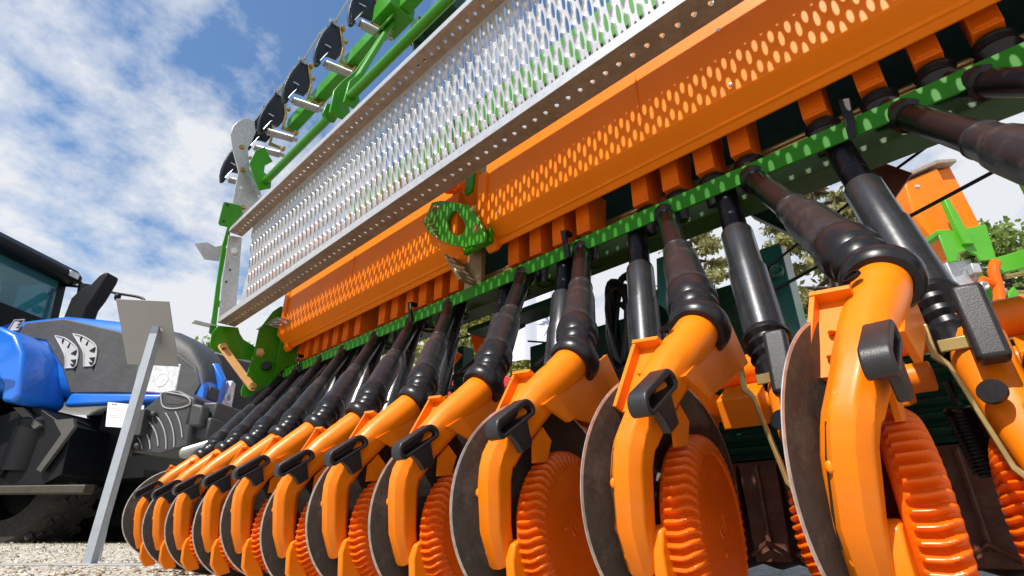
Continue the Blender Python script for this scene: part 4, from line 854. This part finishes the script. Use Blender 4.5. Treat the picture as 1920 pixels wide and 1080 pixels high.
vh = empty('dark_vehicle', yard(-4.3, 6.4, 0), YA); tag(vh, 'dark machine with a black mudguard and pale curved roof beyond the tractor nose', 'vehicle')
m_ = MB(); m_.prism([(-.35, 1.35), (-.05, 1.72), (.35, 2.02), (.95, 2.05), (1.5, 1.9), (1.5, 1.1), (-.2, 1.1)], 'Y', -.6, -.3); obj('mudguard', m_, M['tblack'], vh, local=True, bevel=.05, seg=3)
m_ = MB(); m_.tube(catmull([(-.02, -.62, 1.52), (.22, -.62, 1.60), (.30, -.62, 1.74), (.62, -.62, 1.76), (.72, -.62, 1.62), (1.0, -.62, 1.6)]), .012, 6); obj('recess_edge', m_, mat('worn_grey', (.22, .22, .23), .5), vh, local=True)
m_ = MB(); m_.tube(catmull([(-.9, .3, 2.38), (-.45, .3, 2.34), (-.1, .3, 2.12), (.05, .3, 1.86)]), .06, 8); m_.box((-.55, .5, 2.0), (.9, .2, .5)); obj('roof', m_, mat('pale_grey_roof', (.42, .41, .43), .5), vh, local=True)
m_ = MB(); m_.tube(catmull([(-.22, -1.3, 2.0), (-.26, -1.3, 1.72), (-.24, -1.3, 1.45), (-.14, -1.3, 1.18)]), .010, 6); obj('antenna', m_, M['rubber'], vh, local=True)
# ---------------- trees
def leafmat(name, c, c2):
    m = mat(name, c, .65, col2=c2, vscale=1.3); b = m.node_tree.nodes['Principled BSDF']; b.inputs['Subsurface Weight'].default_value = 0
    t = m.node_tree; tr_ = t.nodes.new('ShaderNodeBsdfTranslucent'); tr_.inputs[0].default_value = (*[min(1, q*1.8) for q in c], 1); ms = t.nodes.new('ShaderNodeMixShader'); ms.inputs[0].default_value = .3
    t.links.new(b.outputs[0], ms.inputs[1]); t.links.new(tr_.outputs[0], ms.inputs[2]); t.links.new(ms.outputs[0], t.nodes['Material Output'].inputs[0]); return m
M['olive'] = leafmat('olive_leaves', (.26, .26, .06), (.13, .14, .035)); M['pine'] = leafmat('pine_needles', (.25, .24, .085), (.10, .11, .04)); M['leaf'] = leafmat('green_leaves', (.17, .24, .05), (.08, .13, .03)); M['bark'] = mat('bark', (.09, .065, .045), .9, var=.4, vscale=6, bump=.5, bscale=20)
def tree(name, lab, pos, h, rad, base, nl, size, lm, seed, conifer=False, grp='trees behind the show ground'):
    r_ = random.Random(seed); e = empty(name, pos); tag(e, lab, 'tree', grp)
    tk = MB(); tk.tube([(0, 0, 0), (.05, 0, h*.4), (0, .05, h*.75), (0, 0, h*.95)], [h*.028, h*.022, h*.012, .02], 10)
    lf = MB(); brs = []
    nb = 46 if conifer else 34
    for k in range(nb):
        z = base+(h-base)*(k+.5)/nb; a = k*2.4+r_.uniform(-.4, .4)
        if conifer: L_ = rad*(1.05-(z-base)/(h-base)*.85)*r_.uniform(.75, 1.1); tip = (L_*math.cos(a), L_*math.sin(a), z-L_*.12+r_.uniform(-.2, .2))
        else: q = (z-base)/(h-base); L_ = rad*math.sin(math.pi*min(.95, q*.8+.18))*r_.uniform(.6, 1.08); tip = (L_*math.cos(a), L_*math.sin(a), z+L_*.25)
        st_ = (0, 0, z-.25*L_ if not conifer else z); tk.tube([st_, tuple((s0*.5+t0_*.5)+r_.uniform(-.05, .05)*L_ for s0, t0_ in zip(st_, tip)), tip], [max(.02, h*.007), h*.004, .008], 5); brs.append((Vector(st_), Vector(tip), L_))
    for k in range(nl):
        s0, t_, L_ = r_.choice(brs); f = r_.uniform(.25, 1.06)**.7
        sp = (.11*L_+.12)*(.45 if conifer else 1.1); cl = Vector((math.sin(int(f*6)*12.9+t_.x*7)*sp*.8, math.cos(int(f*6)*7.3+t_.y*9)*sp*.8, 0))
        p = s0.lerp(t_, f)+cl+Vector((r_.gauss(0, sp), r_.gauss(0, sp), r_.gauss(0, sp*.6)-(.10*L_*f if conifer else 0)))
        s_ = size*r_.uniform(.6, 1.3); ax = Vector((r_.gauss(0, 1), r_.gauss(0, 1), r_.gauss(0, .8)-(.8 if conifer else 0))).normalized(); bx = ax.orthogonal().normalized(); bx = (bx*math.cos(k)+ax.cross(bx)*math.sin(k)); w_ = s_*(.22 if conifer else .42)
        lf.add([p, p+ax*s_*.5+bx*w_, p+ax*s_, p+ax*s_*.5-bx*w_], [(0, 1, 2, 3)])
    obj('trunk', tk, M['bark'], e, local=True); obj('crown', lf, lm, e, local=True, smooth=False); return e
tree('olive_tree', 'yellowish olive tree behind the seed tubes left of the white banner', yard(-1.0, 12.5), 5.6, 1.9, 1.6, 9000, .14, M['olive'], 1)
tree('olive_tree', 'smaller yellow green tree directly behind the red machine bonnet', yard(.8, 13.5), 4.6, 1.3, 1.4, 5000, .13, M['olive'], 2)
tree('cedar_tree', 'big pale cedar with drooping boughs behind the teal frame post', yard(8.4, 12.5), 10.5, 3.6, 2.2, 20000, .20, M['pine'], 3, True)
tree('cedar_tree', 'second cedar standing left of the biggest one behind the drill frame', yard(5.0, 13), 8.2, 2.4, 1.8, 11000, .18, M['pine'], 5, True)
tree('broadleaf_tree', 'green broadleaf tree at the right edge behind the planter', yard(12.9, 12.5), 7.6, 2.2, 2.2, 8000, .17, M['leaf'], 6)
tree('broadleaf_tree', 'small leafy tree between the tractor nose and the tan link bar', yard(-5.9, 10.5), 3.7, .95, 1.2, 4500, .10, M['leaf'], 7)
